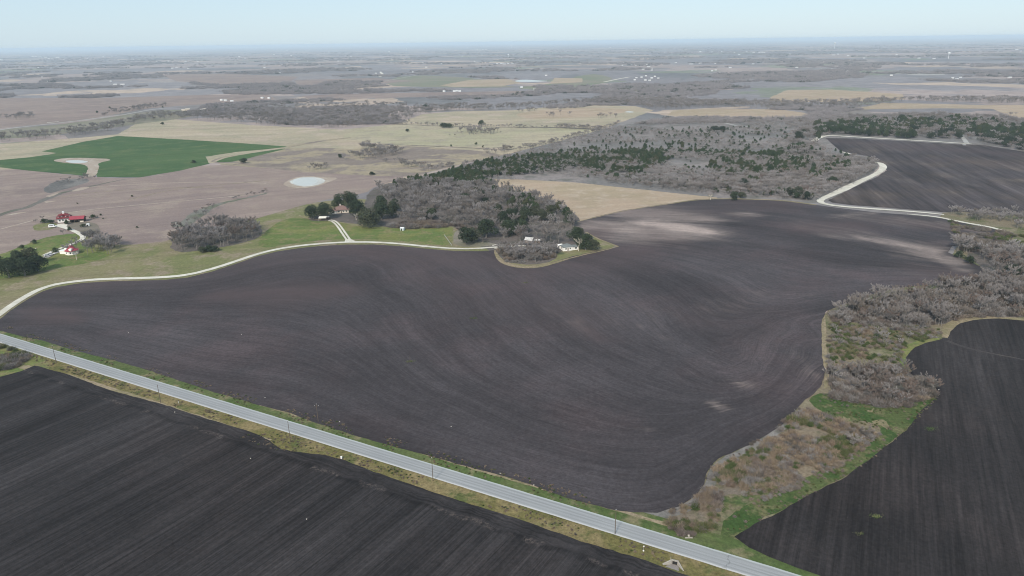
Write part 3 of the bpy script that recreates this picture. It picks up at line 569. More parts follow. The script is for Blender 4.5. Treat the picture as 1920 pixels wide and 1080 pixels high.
def clump_shape(seed):
    """a stretch of leafless trees as seen from kilometres away: many ragged slivers"""
    g = np.random.default_rng(seed); TV, TF = [], []
    for j in range(9):
        c = np.r_[g.uniform(-18, 18), g.uniform(-9, 9), 0]; h = g.uniform(5, 9)
        for i in range(60):
            n = g.normal(0, 1, 3); n[2] = abs(n[2]); n /= np.linalg.norm(n); p = c+n*np.array([4.5, 4.5, h])*g.uniform(.5, 1)
            d = n+g.normal(0, .6, 3); d /= np.linalg.norm(d); q = np.cross(d, g.normal(0, 1, 3)); q /= np.linalg.norm(q)+1e-9
            L, w = g.uniform(1.5, 3), g.uniform(.3, .6); k = len(TV)
            TV += [p-q*w, p+q*w, p+d*L]; TF += [(k, k+1, k+2)]
    return TV, TF

def plant_mat(name, a, b, tinted=None, rough=.9, third=None, trans=0.):
    t = NT(name, rough, .15)
    rd_ = t.rand()
    c = t.mix(rd_, a, b)
    if third: c = t.mix(t.sm(t.math('FRACT', t.math('MULTIPLY', rd_, 7.3)), .6, .95), c, third)
    if tinted:
        ti = t.attr('tint', 'INSTANCER'); c = t.mix(t.math('MULTIPLY', ti, 1, True), c, tinted)
        to = t.n.new('ShaderNodeObjectInfo').outputs['Alpha']
    c = t.scale_col(c, t.lin(t.noise(.9, detail=3), .3, .7, .8, 1.2))
    return t.out(c)
M_bark = plant_mat('grey_bark', (.16, .145, .13), (.21, .195, .175))
M_twig = plant_mat('grey_twigs', (.17, .156, .152), (.26, .238, .232), (.2, .175, .135), third=(.19, .165, .145))
M_twig2 = plant_mat('reddish_twigs', (.15, .118, .105), (.205, .155, .13), None, third=(.17, .14, .125))
M_pale = plant_mat('pale_bark', (.5, .45, .37), (.55, .5, .42))
M_oak = plant_mat('oak_leaves', (.024, .036, .021), (.042, .058, .032), third=(.055, .062, .038))
M_cedar = plant_mat('juniper_leaves', (.028, .046, .022), (.045, .068, .03), third=(.06, .066, .032))
M_scrub_t = plant_mat('pale_grey_twigs', (.225, .213, .215), (.32, .3, .3), third=(.235, .215, .2))
M_bush = plant_mat('dry_brush', (.20, .155, .11), (.26, .205, .15), (.15, .137, .125), third=(.16, .122, .1))
M_gbush = plant_mat('green_brush', (.055, .085, .028), (.1, .11, .045), third=(.17, .15, .09))
M_far_t = plant_mat('far_twigs', (.2, .187, .193), (.275, .25, .25), (.06, .072, .06))

def tree_proto(name, shp, mb, ml, label, cat):
    (V, F), (TV, TF) = shp
    root = empty(name, (0, 0, 0)); tag(root, label, cat)
    mesh_obj('trunk', V, F, mb, root); mesh_obj('crown', TV, TF, ml, root)
    return root
def merged(name, shp, mb, ml):
    """trunk and crown in one mesh, for the woods that are stuff"""
    if isinstance(shp[0], tuple) and isinstance(shp[0][0], list) and len(shp) == 2 and isinstance(shp[1], tuple):
        (V, F), (TV, TF) = shp; k = len(V)
        me = bpy.data.meshes.new(name); me.from_pydata([tuple(a) for a in V+TV], [], [tuple(f) for f in F]+[tuple(i+k for i in f) for f in TF])
        me.materials.append(mb); me.materials.append(ml)
        me.polygons.foreach_set('material_index', [0]*len(F)+[1]*len(TF))
    else:
        V, F = shp; me = bpy.data.meshes.new(name); me.from_pydata([tuple(a) for a in V], [], [tuple(f) for f in F]); me.materials.append(ml)
    me.update(); return bpy.data.objects.new(name, me)

def stuff(name, label, cat, pts, sc, idx, protos, tint=None):
    """one object: thousands of plants set out by geometry nodes"""
    me = bpy.data.meshes.new(name); me.from_pydata([tuple(p) for p in pts], [], [])
    n = len(pts)
    for k, v, ty in (('scl', sc, 'FLOAT'), ('rot', rng.uniform(0, 6.28, n), 'FLOAT'), ('idx', idx, 'INT'), ('tint', tint if tint is not None else np.zeros(n), 'FLOAT')):
        a = me.attributes.new(k, ty, 'POINT'); a.data.foreach_set('value', np.asarray(v, np.int32 if ty == 'INT' else np.float32))
    o = bpy.data.objects.new(name, me); C.objects.link(o); tag(o, label, cat, None, 'stuff')
    g = bpy.data.node_groups.new(name, 'GeometryNodeTree')
    g.interface.new_socket('Geometry', in_out='INPUT', socket_type='NodeSocketGeometry')
    g.interface.new_socket('Geometry', in_out='OUTPUT', socket_type='NodeSocketGeometry')
    N = g.nodes; gi = N.new('NodeGroupInput'); go = N.new('NodeGroupOutput'); iop = N.new('GeometryNodeInstanceOnPoints'); j = N.new('GeometryNodeJoinGeometry')
    for p in reversed(protos):      # the join lists its inputs last link first
        oi = N.new('GeometryNodeObjectInfo'); oi.inputs['Object'].default_value = p; oi.inputs['As Instance'].default_value = True
        g.links.new(oi.outputs['Geometry'], j.inputs[0])
    def na(nm, ty):
        q = N.new('GeometryNodeInputNamedAttribute'); q.data_type = ty; q.inputs['Name'].default_value = nm; return q.outputs['Attribute']
    cx = N.new('ShaderNodeCombineXYZ'); g.links.new(na('rot', 'FLOAT'), cx.inputs[2])
    g.links.new(gi.outputs[0], iop.inputs['Points']); g.links.new(j.outputs[0], iop.inputs['Instance']); iop.inputs['Pick Instance'].default_value = True
    g.links.new(na('idx', 'INT'), iop.inputs['Instance Index']); g.links.new(cx.outputs[0], iop.inputs['Rotation']); g.links.new(na('scl', 'FLOAT'), iop.inputs['Scale'])
    g.links.new(iop.outputs[0], go.inputs[0])
    md = o.modifiers.new('plants', 'NODES'); md.node_group = g
    return o

BARE = [bare_shape(1), bare_shape(2, 11, 4.6, 1500, 9), bare_shape(3, 9, 3.8, 1200, 7, erect=.9), bare_shape(4, 12, 4.2, 1500, 9, erect=1.), bare_shape(5, 8.5, 4.4, 1300, 10, erect=.6), bare_shape(6, 10, 4.8, 1500, 10, erect=.7)]
BARE_H = [10, 11, 9, 12, 8, 10]
BARE_M = [M_twig, M_twig, M_twig2, M_twig, M_twig, M_twig2]
bare_st = [merged('bare_tree_shape', s, M_bark, m) for s, m in zip(BARE, BARE_M)]
wood_st = [merged('wood_tree_shape', s, M_bark, m) for s, m in zip(BARE, [M_scrub_t, M_twig, M_twig2, M_scrub_t, M_scrub_t, M_twig])]
SCRUB = [bare_shape(20+i, 4.2, 2.6, 480, 6, wid=.08, erect=.6, low=.1, stem=.08) for i in range(4)]
scrub_st = [merged('scrub_shape', s, M_bark, m) for s, m in zip(SCRUB, [M_scrub_t, M_scrub_t, M_scrub_t, M_twig2])]
BUSH = [bush_shape(40+i) for i in range(4)]
M_dbush = plant_mat('dark_brush', (.12, .095, .085), (.17, .14, .125), third=(.1, .09, .08))
M_sbush = plant_mat('grey_brush', (.17, .16, .155), (.24, .225, .215), third=(.15, .13, .12))
bush_st = [merged('bush_shape', s, None, m) for s, m in zip(BUSH, [M_bush, M_dbush, M_gbush, M_sbush])]
clump_st = [merged('far_trees_shape', clump_shape(60+i), None, M_far_t) for i in range(4)]

def scatter(poly_px, spacing, smooth=0, keep=None):
    W = np.array([G(*p) for p in poly_px]); lo, hi = W.min(0), W.max(0)
    n = int((hi-lo).prod()/spacing**2); P = rng.uniform(lo, hi, (n, 2)); P = P[inside(P, W)]
    if keep is not None: P = P[np.array([keep(p) for p in P], bool)] if len(P) else P
    return P
def nz(p, f, o=0): return mnoise.noise(Vector((p[0]*f+o, p[1]*f-o, o)))

# ------------------------------------------------------------------ leafless trees
# region: (name for labels, photo polygon of the trunks, spacing, height range, reddish share)
BARE_R = [
 ('in the thicket by the white house', [(932, 468), (1042, 468), (1046, 482), (1000, 494), (950, 492)], 4.2, (.5, .9), .3),
 ('in the left grove', [(322, 462), (340, 440), (400, 428), (470, 424), (490, 432), (486, 446), (440, 458), (380, 468), (330, 472)], 5.5, (.75, 1.15), .1),
 ('in the brown roofed house wood', [(700, 362), (740, 352), (830, 350), (930, 356), (1000, 372), (1045, 388), (1078, 412), (1076, 440), (1048, 452), (985, 456), (940, 448), (905, 428), (858, 430), (800, 422), (755, 422), (745, 400)], 6.2, (.5, 1.2), .05),
 ('in the thicket on the creek bend', [(1552, 592), (1640, 563), (1770, 541), (1828, 533), (1850, 518), (1900, 500), (2020, 500), (2020, 594), (1900, 592), (1815, 595), (1765, 612), (1700, 622), (1640, 606), (1562, 606)], 4.6, (.45, 1.05), .25),
 ('along the creek beyond the bend', [(1788, 470), (1830, 480), (1860, 500), (1920, 500), (2000, 498), (2000, 470), (1900, 476), (1850, 478), (1810, 462), (1786, 462)], 4, (.6, 1.0), .15),
 ('in the lower thicket beside the dark field', [(1552, 700), (1640, 690), (1700, 700), (1752, 720), (1748, 744), (1700, 764), (1640, 762), (1562, 746)], 4.6, (.35, .7), .35),
 ('on the weedy creek ground', [(1556, 610), (1650, 606), (1740, 620), (1700, 640), (1680, 655), (1570, 655)], 7.5, (.3, .65), .1),
 ('in the hedgerow past the gravel bend', [(1772, 402), (1850, 402), (1950, 408), (2040, 410), (2040, 445), (1920, 436), (1870, 420), (1800, 410)], 5, (.5, .8), .1),
 ('near the lower cottage', [(118, 478), (150, 458), (190, 448), (230, 455), (220, 478), (160, 484)], 6.5, (.7, 1.0), .0),
 ('along the far field edge', [(1180, 352), (1300, 360), (1420, 368), (1530, 377), (1560, 360), (1600, 345), (1640, 322), (1630, 305), (1560, 300), (1480, 330), (1380, 345), (1260, 346)], 8.5, (.55, .9), .12),
]
allb = []
EV = np.array([G(*q) for q in [(935, 388), (985, 385), (1062, 412), (1076, 444), (1000, 446), (938, 446)]])
for reg, poly, sp, (h0, h1), red in BARE_R:
    for p in scatter(poly, sp):
        if reg.startswith('in the brown') and rng.random() < .8 and inside(np.array([p]), EV)[0]: continue
        allb.append((math.hypot(*p), reg, p, rng.uniform(h0, h1), rng.random() < red))
# single ones read off the photograph: pixel of the foot, height in metres
SOLO = [((1085, 471), 11, 'big pale barked bare tree in front of the dark oak beside the white house', 'pale'),
        ((1024, 462), 15, 'wide spreading bare tree between the ruined shed and the white house', 0),
        ((1046, 458), 12, 'bare greenish tree directly behind the white house', 0),
        ((1006, 450), 12, 'bare tree rising over the ruined shed with the grey roof', 0),
        ((905, 458), 6, 'small leaning bare tree beside the two oaks at the bare yard', 0),
        ((668, 413), 7, 'white stemmed thin tree before the oaks by the brown roofed house', 'pale'),
        ((144, 487), 8, 'pale stemmed bare tree in front of the red roofed cottage', 'pale'),
        ((1796, 474), 14, 'tall pale bare tree at the tip of the creek thicket jutting into the field', 0),
        ((1864, 512), 13, 'reddish brown bare tree standing out from the creek thicket', 1),
        ((1548, 706), 4, 'small bare shrub tree at the corner of the lower creek thicket', 0),
        ((1747, 738), 7, 'round reddish bare tree at the right tip of the lower creek thicket', 1),
        ((1600, 842), 6, 'grey bare tree standing in the tan brush by the green grass strip', 0),
        ((1622, 826), 6, 'grey bare tree next to the sandy patch at the end of the brush', 0),
        ((1332, 375), 7, 'thin pale tree at the straw rim of the far ploughed edge', 'pale'),
        ((1762, 546), 8, 'bare tree at the upper lip of the creek thicket by the ploughed field', 0),
        ((119, 441), 5, 'low bare tree on the lawn below the farm drive', 0),
        ((142, 455), 5, 'low bare tree inside the bend of the farm drive', 0),
        ((68, 419), 4, 'thin bare shrub tree left of the red roofed farmhouse', 0),
        ((80, 413), 4, 'thin bare shrub tree behind the two dark shrubs by the farmhouse', 0)]
shape_i = lambda red: int(rng.choice([2, 5])) if red else int(rng.choice([0, 1, 3, 4]))
protos = [tree_proto('bare_tree', s, M_bark, m, 'leafless grey tree', 'tree') for s, m in zip(BARE, BARE_M)]
used = [False]*6
pale_proto = None
def place(proto_list, used_, i, p, sc, label, group, rz=None, squash=1):
    o = proto_list[i] if not used_[i] else copy_tree(proto_list[i])
    used_[i] = True
    o.location = (p[0], p[1], .1); o.rotation_euler = (0, 0, rng.uniform(0, 6.28) if rz is None else rz); o.scale = (sc*squash, sc*squash, sc)
    o['label'] = label
    if group: o['group'] = group
    elif 'group' in o: del o['group']
    return o
for (px, py), hgt, lab, kind in SOLO:
    p = G(px, py)
    if kind == 'pale':
        (V, F), (TV, TF) = bare_shape(int(px), hgt, hgt*.42, 420, 9, erect=.45, stem=.34)
        t = empty('bare_tree', (p[0], p[1], .1)); tag(t, lab, 'tree'); mesh_obj('trunk', V, F, M_pale, t); mesh_obj('crown', TV, TF, plant_mat('pale_twigs', (.42, .38, .31), (.4, .36, .3)) if px == 1085 else M_twig, t)
    else:
        i = 1 if not kind else 5
        place(protos, used, i, p, hgt/BARE_H[i], lab, None, squash=1.25)
def where(p, poly):
    W = np.array([G(*q) for q in poly]); c = W.mean(0)
    A = np.array([math.atan2(q[0], q[1]) for q in W]); B = np.hypot(*W.T)
    fx = (math.atan2(p[0], p[1])-A.min())/(A.max()-A.min()); fy = (math.hypot(*p)-B.min())/(B.max()-B.min())
    a = 'leftmost' if fx < .14 else 'left' if fx < .38 else 'middle' if fx < .62 else 'right' if fx < .86 else 'rightmost'
    b = 'front edge' if fy < .15 else 'near front' if fy < .38 else 'centre' if fy < .62 else 'near back' if fy < .85 else 'back edge'
    return a+', '+b
allb.sort(key=lambda a: a[0]/a[3])
NIND = 300-len(SOLO)
BARE_R_H = {r[0]: r[3][1] for r in BARE_R}
for d, reg, p, h, red in allb[:NIND]:
    i = shape_i(red); sc = h
    w = where(p, [r[1] for r in BARE_R if r[0] == reg][0]); hm = 'tall' if h > .8*BARE_R_H[reg] else 'low'
    lab = hm+(' reddish brown' if red else ' grey')+' leafless tree '+reg+', '+w
    place(protos, used, i, p, sc, lab, hm+(' reddish' if red else ' grey')+' leafless trees, '+w+', '+reg)
rest = allb[NIND:]
pts = [(p[0], p[1], .1) for _, _, p, _, _ in rest]; sc = [h for *_, h, _ in rest]; idx = [shape_i(r) for *_, r in rest]

# scrubland of low leafless trees in the centre right, and the belts beyond it
def s_keep(p): return nz(p, .012) > -.22
SCR = [([(905, 305), (1000, 282), (1125, 248), (1200, 232), (1290, 220), (1500, 224), (1600, 216), (1750, 214), (1900, 228), (1930, 245), (1800, 262), (1560, 252), (1520, 262), (1570, 292), (1630, 305), (1560, 345), (1430, 350), (1300, 356), (1100, 335), (1000, 330), (900, 330), (860, 325)], 6.5, (.7, 1.3), s_keep, .1),
       ([(1040, 300), (1400, 285), (1640, 300), (1640, 320), (1560, 355), (1400, 352), (1300, 345), (1180, 338), (1060, 330)], 7, (.8, 1.4), lambda p: nz(p, .012) > -.1, .12),
       ([(1180, 342), (1300, 352), (1420, 362), (1535, 374), (1600, 346), (1640, 318), (1500, 320), (1380, 338), (1280, 345)], 5.5, (1.0, 1.9), None, .15),
       ([(745, 345), (800, 334), (900, 332), (960, 336), (1000, 340), (920, 338), (905, 350)], 6, (.8, 1.2), None, 0)]
spts, ssc, sidx = [], [], []
for poly, sp, (a, b), kp, red in SCR:
    for p in scatter(poly, sp, keep=kp): spts.append((p[0], p[1], .05)); ssc.append(rng.uniform(a, b)); sidx.append(3 if rng.random() < red else int(rng.integers(3)))
stuff('scrub', 'low grey leafless scrub covering the land beyond the big ploughed field', 'scrub', spts, ssc, sidx, scrub_st)

BELT = [([(1180, 345), (1300, 340), (1400, 324), (1520, 300), (1600, 298), (1650, 304), (1640, 322), (1600, 344), (1560, 360), (1530, 374), (1400, 366), (1280, 356)], 7.5, (.5, .85), lambda p: nz(p, .015, 3) > -.25), ([(-120, 275), (0, 269), (60, 262), (130, 256), (208, 246), (262, 230), (330, 222), (420, 228), (480, 233), (560, 238), (642, 241), (690, 237), (740, 231), (790, 214), (850, 208), (960, 206), (1010, 201), (1090, 195), (1192, 197), (1215, 206), (1260, 206), (1330, 202), (1460, 203), (1550, 200), (1600, 205), (1650, 198), (1700, 190), (1850, 194), (1990, 194), (2050, 188), (1850, 186), (1650, 188), (1600, 192), (1400, 193), (1190, 188), (1090, 190), (960, 200), (850, 200), (780, 206), (740, 218), (650, 225), (500, 218), (400, 213), (300, 215), (260, 222), (208, 236), (130, 246), (0, 256), (-120, 262)], 11, (.7, 1.15), None),
        ([(390, 208), (500, 200), (700, 195), (830, 200), (780, 208), (740, 218), (640, 224), (500, 218), (400, 213)], 17, (.6, 1.0), None),
        ([(625, 305), (660, 296), (700, 300), (740, 292), (758, 286), (745, 280), (700, 275), (680, 272), (675, 280), (700, 285), (660, 292), (640, 298)], 6.5, (.6, .9), None),
        ([(712, 302), (760, 306), (820, 314), (900, 306), (880, 316), (800, 322), (740, 312)], 7, (.5, .7), None),
        ([(578, 322), (612, 318), (618, 312), (600, 315), (585, 318)], 6, (.5, .8), None),
        ([(855, 249), (880, 245), (935, 248), (930, 252), (870, 252)], 8, (.7, 1), None),
        ([(742, 232), (860, 236), (1128, 242), (1128, 244), (860, 238), (742, 234)], 6, (.3, .6), None), ([(1045, 237), (1128, 241), (1128, 244), (1045, 240)], 5, (.4, .7), None),
        ([(905, 286), (1000, 274), (1060, 260), (1125, 243), (1160, 230), (1166, 232), (1130, 247), (1064, 264), (1004, 279), (910, 291)], 6, (.35, .7), None),
        ([(960, 209), (1000, 206), (1010, 209), (970, 212)], 10, (.5, .8), None), ([(820, 254), (860, 246), (950, 246), (950, 250), (850, 258)], 12, (.3, .6), lambda p: rng.random() < .5),
        ([(1020, 217), (1070, 214), (1070, 219), (1030, 221)], 12, (.7, 1), lambda p: rng.random() < .5),
        ([(1110, 221), (1160, 217), (1165, 221), (1120, 224)], 12, (.7, 1), lambda p: rng.random() < .5),
        ([(0, 222), (62, 216), (66, 222), (30, 225)], 12, (.8, 1.1), None), ([(205, 210), (260, 200), (310, 196), (312, 200), (240, 212), (190, 220)], 12, (.6, .9), None),
        ([(1480, 262), (1500, 240), (1600, 222), (1750, 218), (1930, 226), (2030, 240), (2030, 292), (1920, 286), (1840, 270), (1826, 262), (1800, 262), (1560, 250), (1525, 256), (1530, 285), (1560, 300), (1480, 300)], 9, (.7, 1.1), lambda p: nz(p, .012, 5) > -.35),
        ([(140, 333), (165, 331), (185, 334), (160, 340), (100, 348), (90, 345)], 5, (.3, .5), lambda p: rng.random() < .6),
        ([(335, 425), (360, 408), (385, 392), (400, 385), (400, 400), (370, 420)], 6, (.4, .6), lambda p: rng.random() < .5),
        ([(400, 385), (460, 368), (500, 358), (500, 362), (430, 378)], 5, (.25, .4), None),
        ([(1130, 336), (1535, 372), (1535, 377), (1400, 371), (1290, 362), (1140, 345)], 5, (.3, .55), None),
        ([(1450, 240), (1920, 215), (1900, 225), (1500, 250)], 14, (.6, .9), lambda p: rng.random() < .6),
        ([(330, 400), (420, 395), (500, 385)], 20, (.5, .6), None)]
for poly, sp, (a, b), kp in BELT:
    for p in scatter(poly, sp, keep=kp): pts.append((p[0], p[1], .05)); sc.append(rng.uniform(a, b)); idx.append(shape_i(rng.random() < .1))
stuff('leafless_wood', 'grey leafless woods and tree belts crossing the middle distance', 'wood', pts, sc, idx, wood_st)

# the far plain: trees in their tens of thousands
fp, fs, fi, ft = [], [], [], []
for k in range(60000):
    y = 1350*math.exp(rng.uniform(0, 2.35)); x = rng.uniform(-.85, .85)*y*1.0
    v = nz((x, y*1.0), .0013, 3)+.5*nz((x, y), .004, 8)
    if v < .1: continue
    fp.append((x, y, 0)); fs.append(rng.uniform(.6, 1.1)*(1 if y > 2200 else .75)); fi.append(int(rng.integers(4))); ft.append(1. if rng.random() < .06 else 0.)
fp, fs, fi, ft = map(list, (fp, fs, fi, ft))
# keep the traced pastures clear
clear = [[(-250, 285), (0, 270), (221, 252), (262, 228), (480, 235), (742, 233), (850, 209), (1190, 199), (1516, 208), (1516, 222), (1250, 222), (1000, 277), (540, 300), (-250, 330)], [(1630, 199), (1655, 193), (1850, 197), (1990, 197), (1990, 210), (1760, 203)], [(1445, 182), (1475, 169), (1560, 168), (1690, 176), (1700, 186), (1440, 192)], [(825, 160), (880, 150), (950, 148), (975, 155), (940, 162), (850, 163)],
         [(960, 150), (1092, 146), (1092, 156), (960, 160)], [(0, 184), (180, 184), (380, 178), (500, 178), (520, 186), (430, 192), (280, 203), (150, 226), (0, 240), (-200, 243), (-200, 184)], [(700, 160), (760, 140), (900, 146), (960, 166), (1080, 166), (860, 165)], [(300, 140), (420, 138), (560, 144), (540, 155), (420, 160), (330, 152)], [(0, 262), (0, 243), (276, 209), (330, 205), (330, 222)], [(-300, 260), (3000, 150), (3000, 400), (-300, 900)]]
FP = np.array(fp); ok = np.ones(len(FP), bool)
for c in clear: ok &= ~inside(FP[:, :2], np.array([G(*p) for p in c])) if c[0][0] != -300 else True
stuff('far_trees', 'countless leafless trees scattered over the far plain', 'trees', FP[ok], np.array(fs)[ok], np.array(fi)[ok], clump_st, np.array(ft)[ok])

# ------------------------------------------------------------------ brush of the creek corridor
BR = [([(1545, 738), (1600, 754), (1690, 764), (1752, 748), (1700, 800), (1628, 862), (1524, 922), (1420, 972), (1385, 1008), (1355, 1010), (1375, 962), (1460, 926), (1545, 884), (1630, 836), (1655, 810), (1570, 785), (1530, 765)], 2.2, (.12, .4), .5, [2, 2, 0, 2]), ([(1752, 748), (1700, 802), (1628, 863), (1524, 923), (1420, 974), (1422, 978), (1526, 927), (1630, 867), (1704, 806), (1756, 750)], 1.2, (.12, .3), .5, [1, 2, 0]), ([(1540, 880), (1590, 855), (1640, 820), (1650, 810), (1655, 815), (1600, 862), (1480, 925), (1400, 950), (1400, 938), (1470, 915)], 1.3, (.3, .6), .5, [0, 3, 0]), ([(1235, 970), (1300, 945), (1345, 880), (1420, 840), (1480, 790), (1512, 770), (1568, 788), (1640, 812), (1600, 850), (1540, 882), (1470, 915), (1405, 932), (1362, 925), (1345, 950), (1350, 990), (1300, 1004), (1262, 992)], 1.4, (.4, 1.1), .0, [1, 0, 0, 3, 0, 2]),
      ([(1160, 966), (1235, 966), (1275, 952), (1310, 930), (1326, 885), (1400, 838), (1450, 806), (1520, 748), (1512, 766), (1450, 812), (1360, 876), (1330, 925), (1290, 955), (1230, 978)], 2.6, (.3, .6), .85, [0, 1]),
      ([(1552, 605), (1640, 608), (1760, 618), (1768, 634), (1705, 646), (1688, 668), (1700, 700), (1640, 692), (1552, 696)], 1.9, (.4, 1.0), .35, [2, 0, 2, 3, 2, 0]),
      ([(1552, 690), (1680, 690), (1756, 716), (1750, 744), (1700, 768), (1640, 764), (1560, 748)], 1.7, (.6, 1.2), .5, [0, 1, 3, 1]),
      ([(1552, 590), (1640, 563), (1770, 540), (1828, 533), (1900, 500), (2020, 500), (2020, 594), (1900, 594), (1815, 597), (1700, 622), (1562, 608)], 2.2, (.7, 1.4), .6, [0, 1, 3]),
      ([(1250, 985), (1300, 1000), (1300, 1008), (1262, 1002)], 1.2, (.5, .8), .7, [0, 1]),
      ([(-40, 655), (0, 648), (40, 660), (60, 668), (58, 680), (30, 690), (0, 696), (-60, 715)], 1.3, (.7, 1.3), .3, [0, 1, 3, 2]),
      ([(930, 466), (1045, 468), (1046, 482), (1000, 494), (950, 492)], 2.2, (.5, 1.0), .4, [0, 1, 3]),
      ([(1780, 415), (1900, 440), (1960, 450), (1960, 480), (1860, 478), (1800, 470)], 3, (.7, 1.2), .6, [0, 1, 2]),
      ([(790, 418), (850, 432), (905, 432), (870, 424)], 3, (.8, 1.4), .6, [0, 1]),
      ([(725, 425), (760, 418), (828, 420), (826, 428), (760, 430)], 2.2, (1, 1.8), .7, [0, 1, 3])]
bp, bs, bi, bt = [], [], [], []
for d0, d1, n_, ids in ((186.5, 192, 900, [2, 2, 0]), (166, 177.5, 2600, [0, 2, 0, 1]), (191.5, 194, 500, [0, 0, 2])):
    for _ in range(n_):
        p = rd*rng.uniform(-430, 20)+rn*rng.uniform(d0, d1)
        if nz(p, .06, 11) < -.05: continue
        if d0 > 180 and p@rd > -70: continue
        if d0 < 170 and (p@rn) < 172.5 and not (-215 < p@rd < -185): continue
        bp.append((p[0], p[1], .15)); bs.append(rng.uniform(.12, .3)); bi.append(int(rng.choice(ids))); bt.append(0)
for poly, sp, (a, b), ti, ids in BR:
    for p in scatter(poly, sp):
        v = nz(p, .08)
        if v < -.3: continue
        bp.append((p[0], p[1], .1)); bs.append(rng.uniform(a, b)*(1+v*.6)); bi.append(int(ids[int(min(len(ids)-1, max(0, (.5+nz(p, .045, 7)*1.1+rng.normal(0, .22))*len(ids))))])); bt.append(min(1, max(0, ti+nz(p, .05, 4)*.9)))
stuff('brush', 'tan and grey dry brush filling the creek strip and field corners', 'brush', bp, bs, bi, bush_st, bt)

# ------------------------------------------------------------------ evergreen oaks
OAKS = [leaf_shape(100), leaf_shape(101, 10, 5, 3200, .62, 14), leaf_shape(102, 8, 5, 3000, .62, 12), leaf_shape(103, 10, 4.5, 3000, .6, 13, conic=.25)]
OAK_H, OAK_R = [9, 10, 8, 10], [5, 5, 5, 4.5]
oak_p = [tree_proto('evergreen_oak', s, M_bark, M_oak, '', 'tree') for s in OAKS]; oused = [False]*4
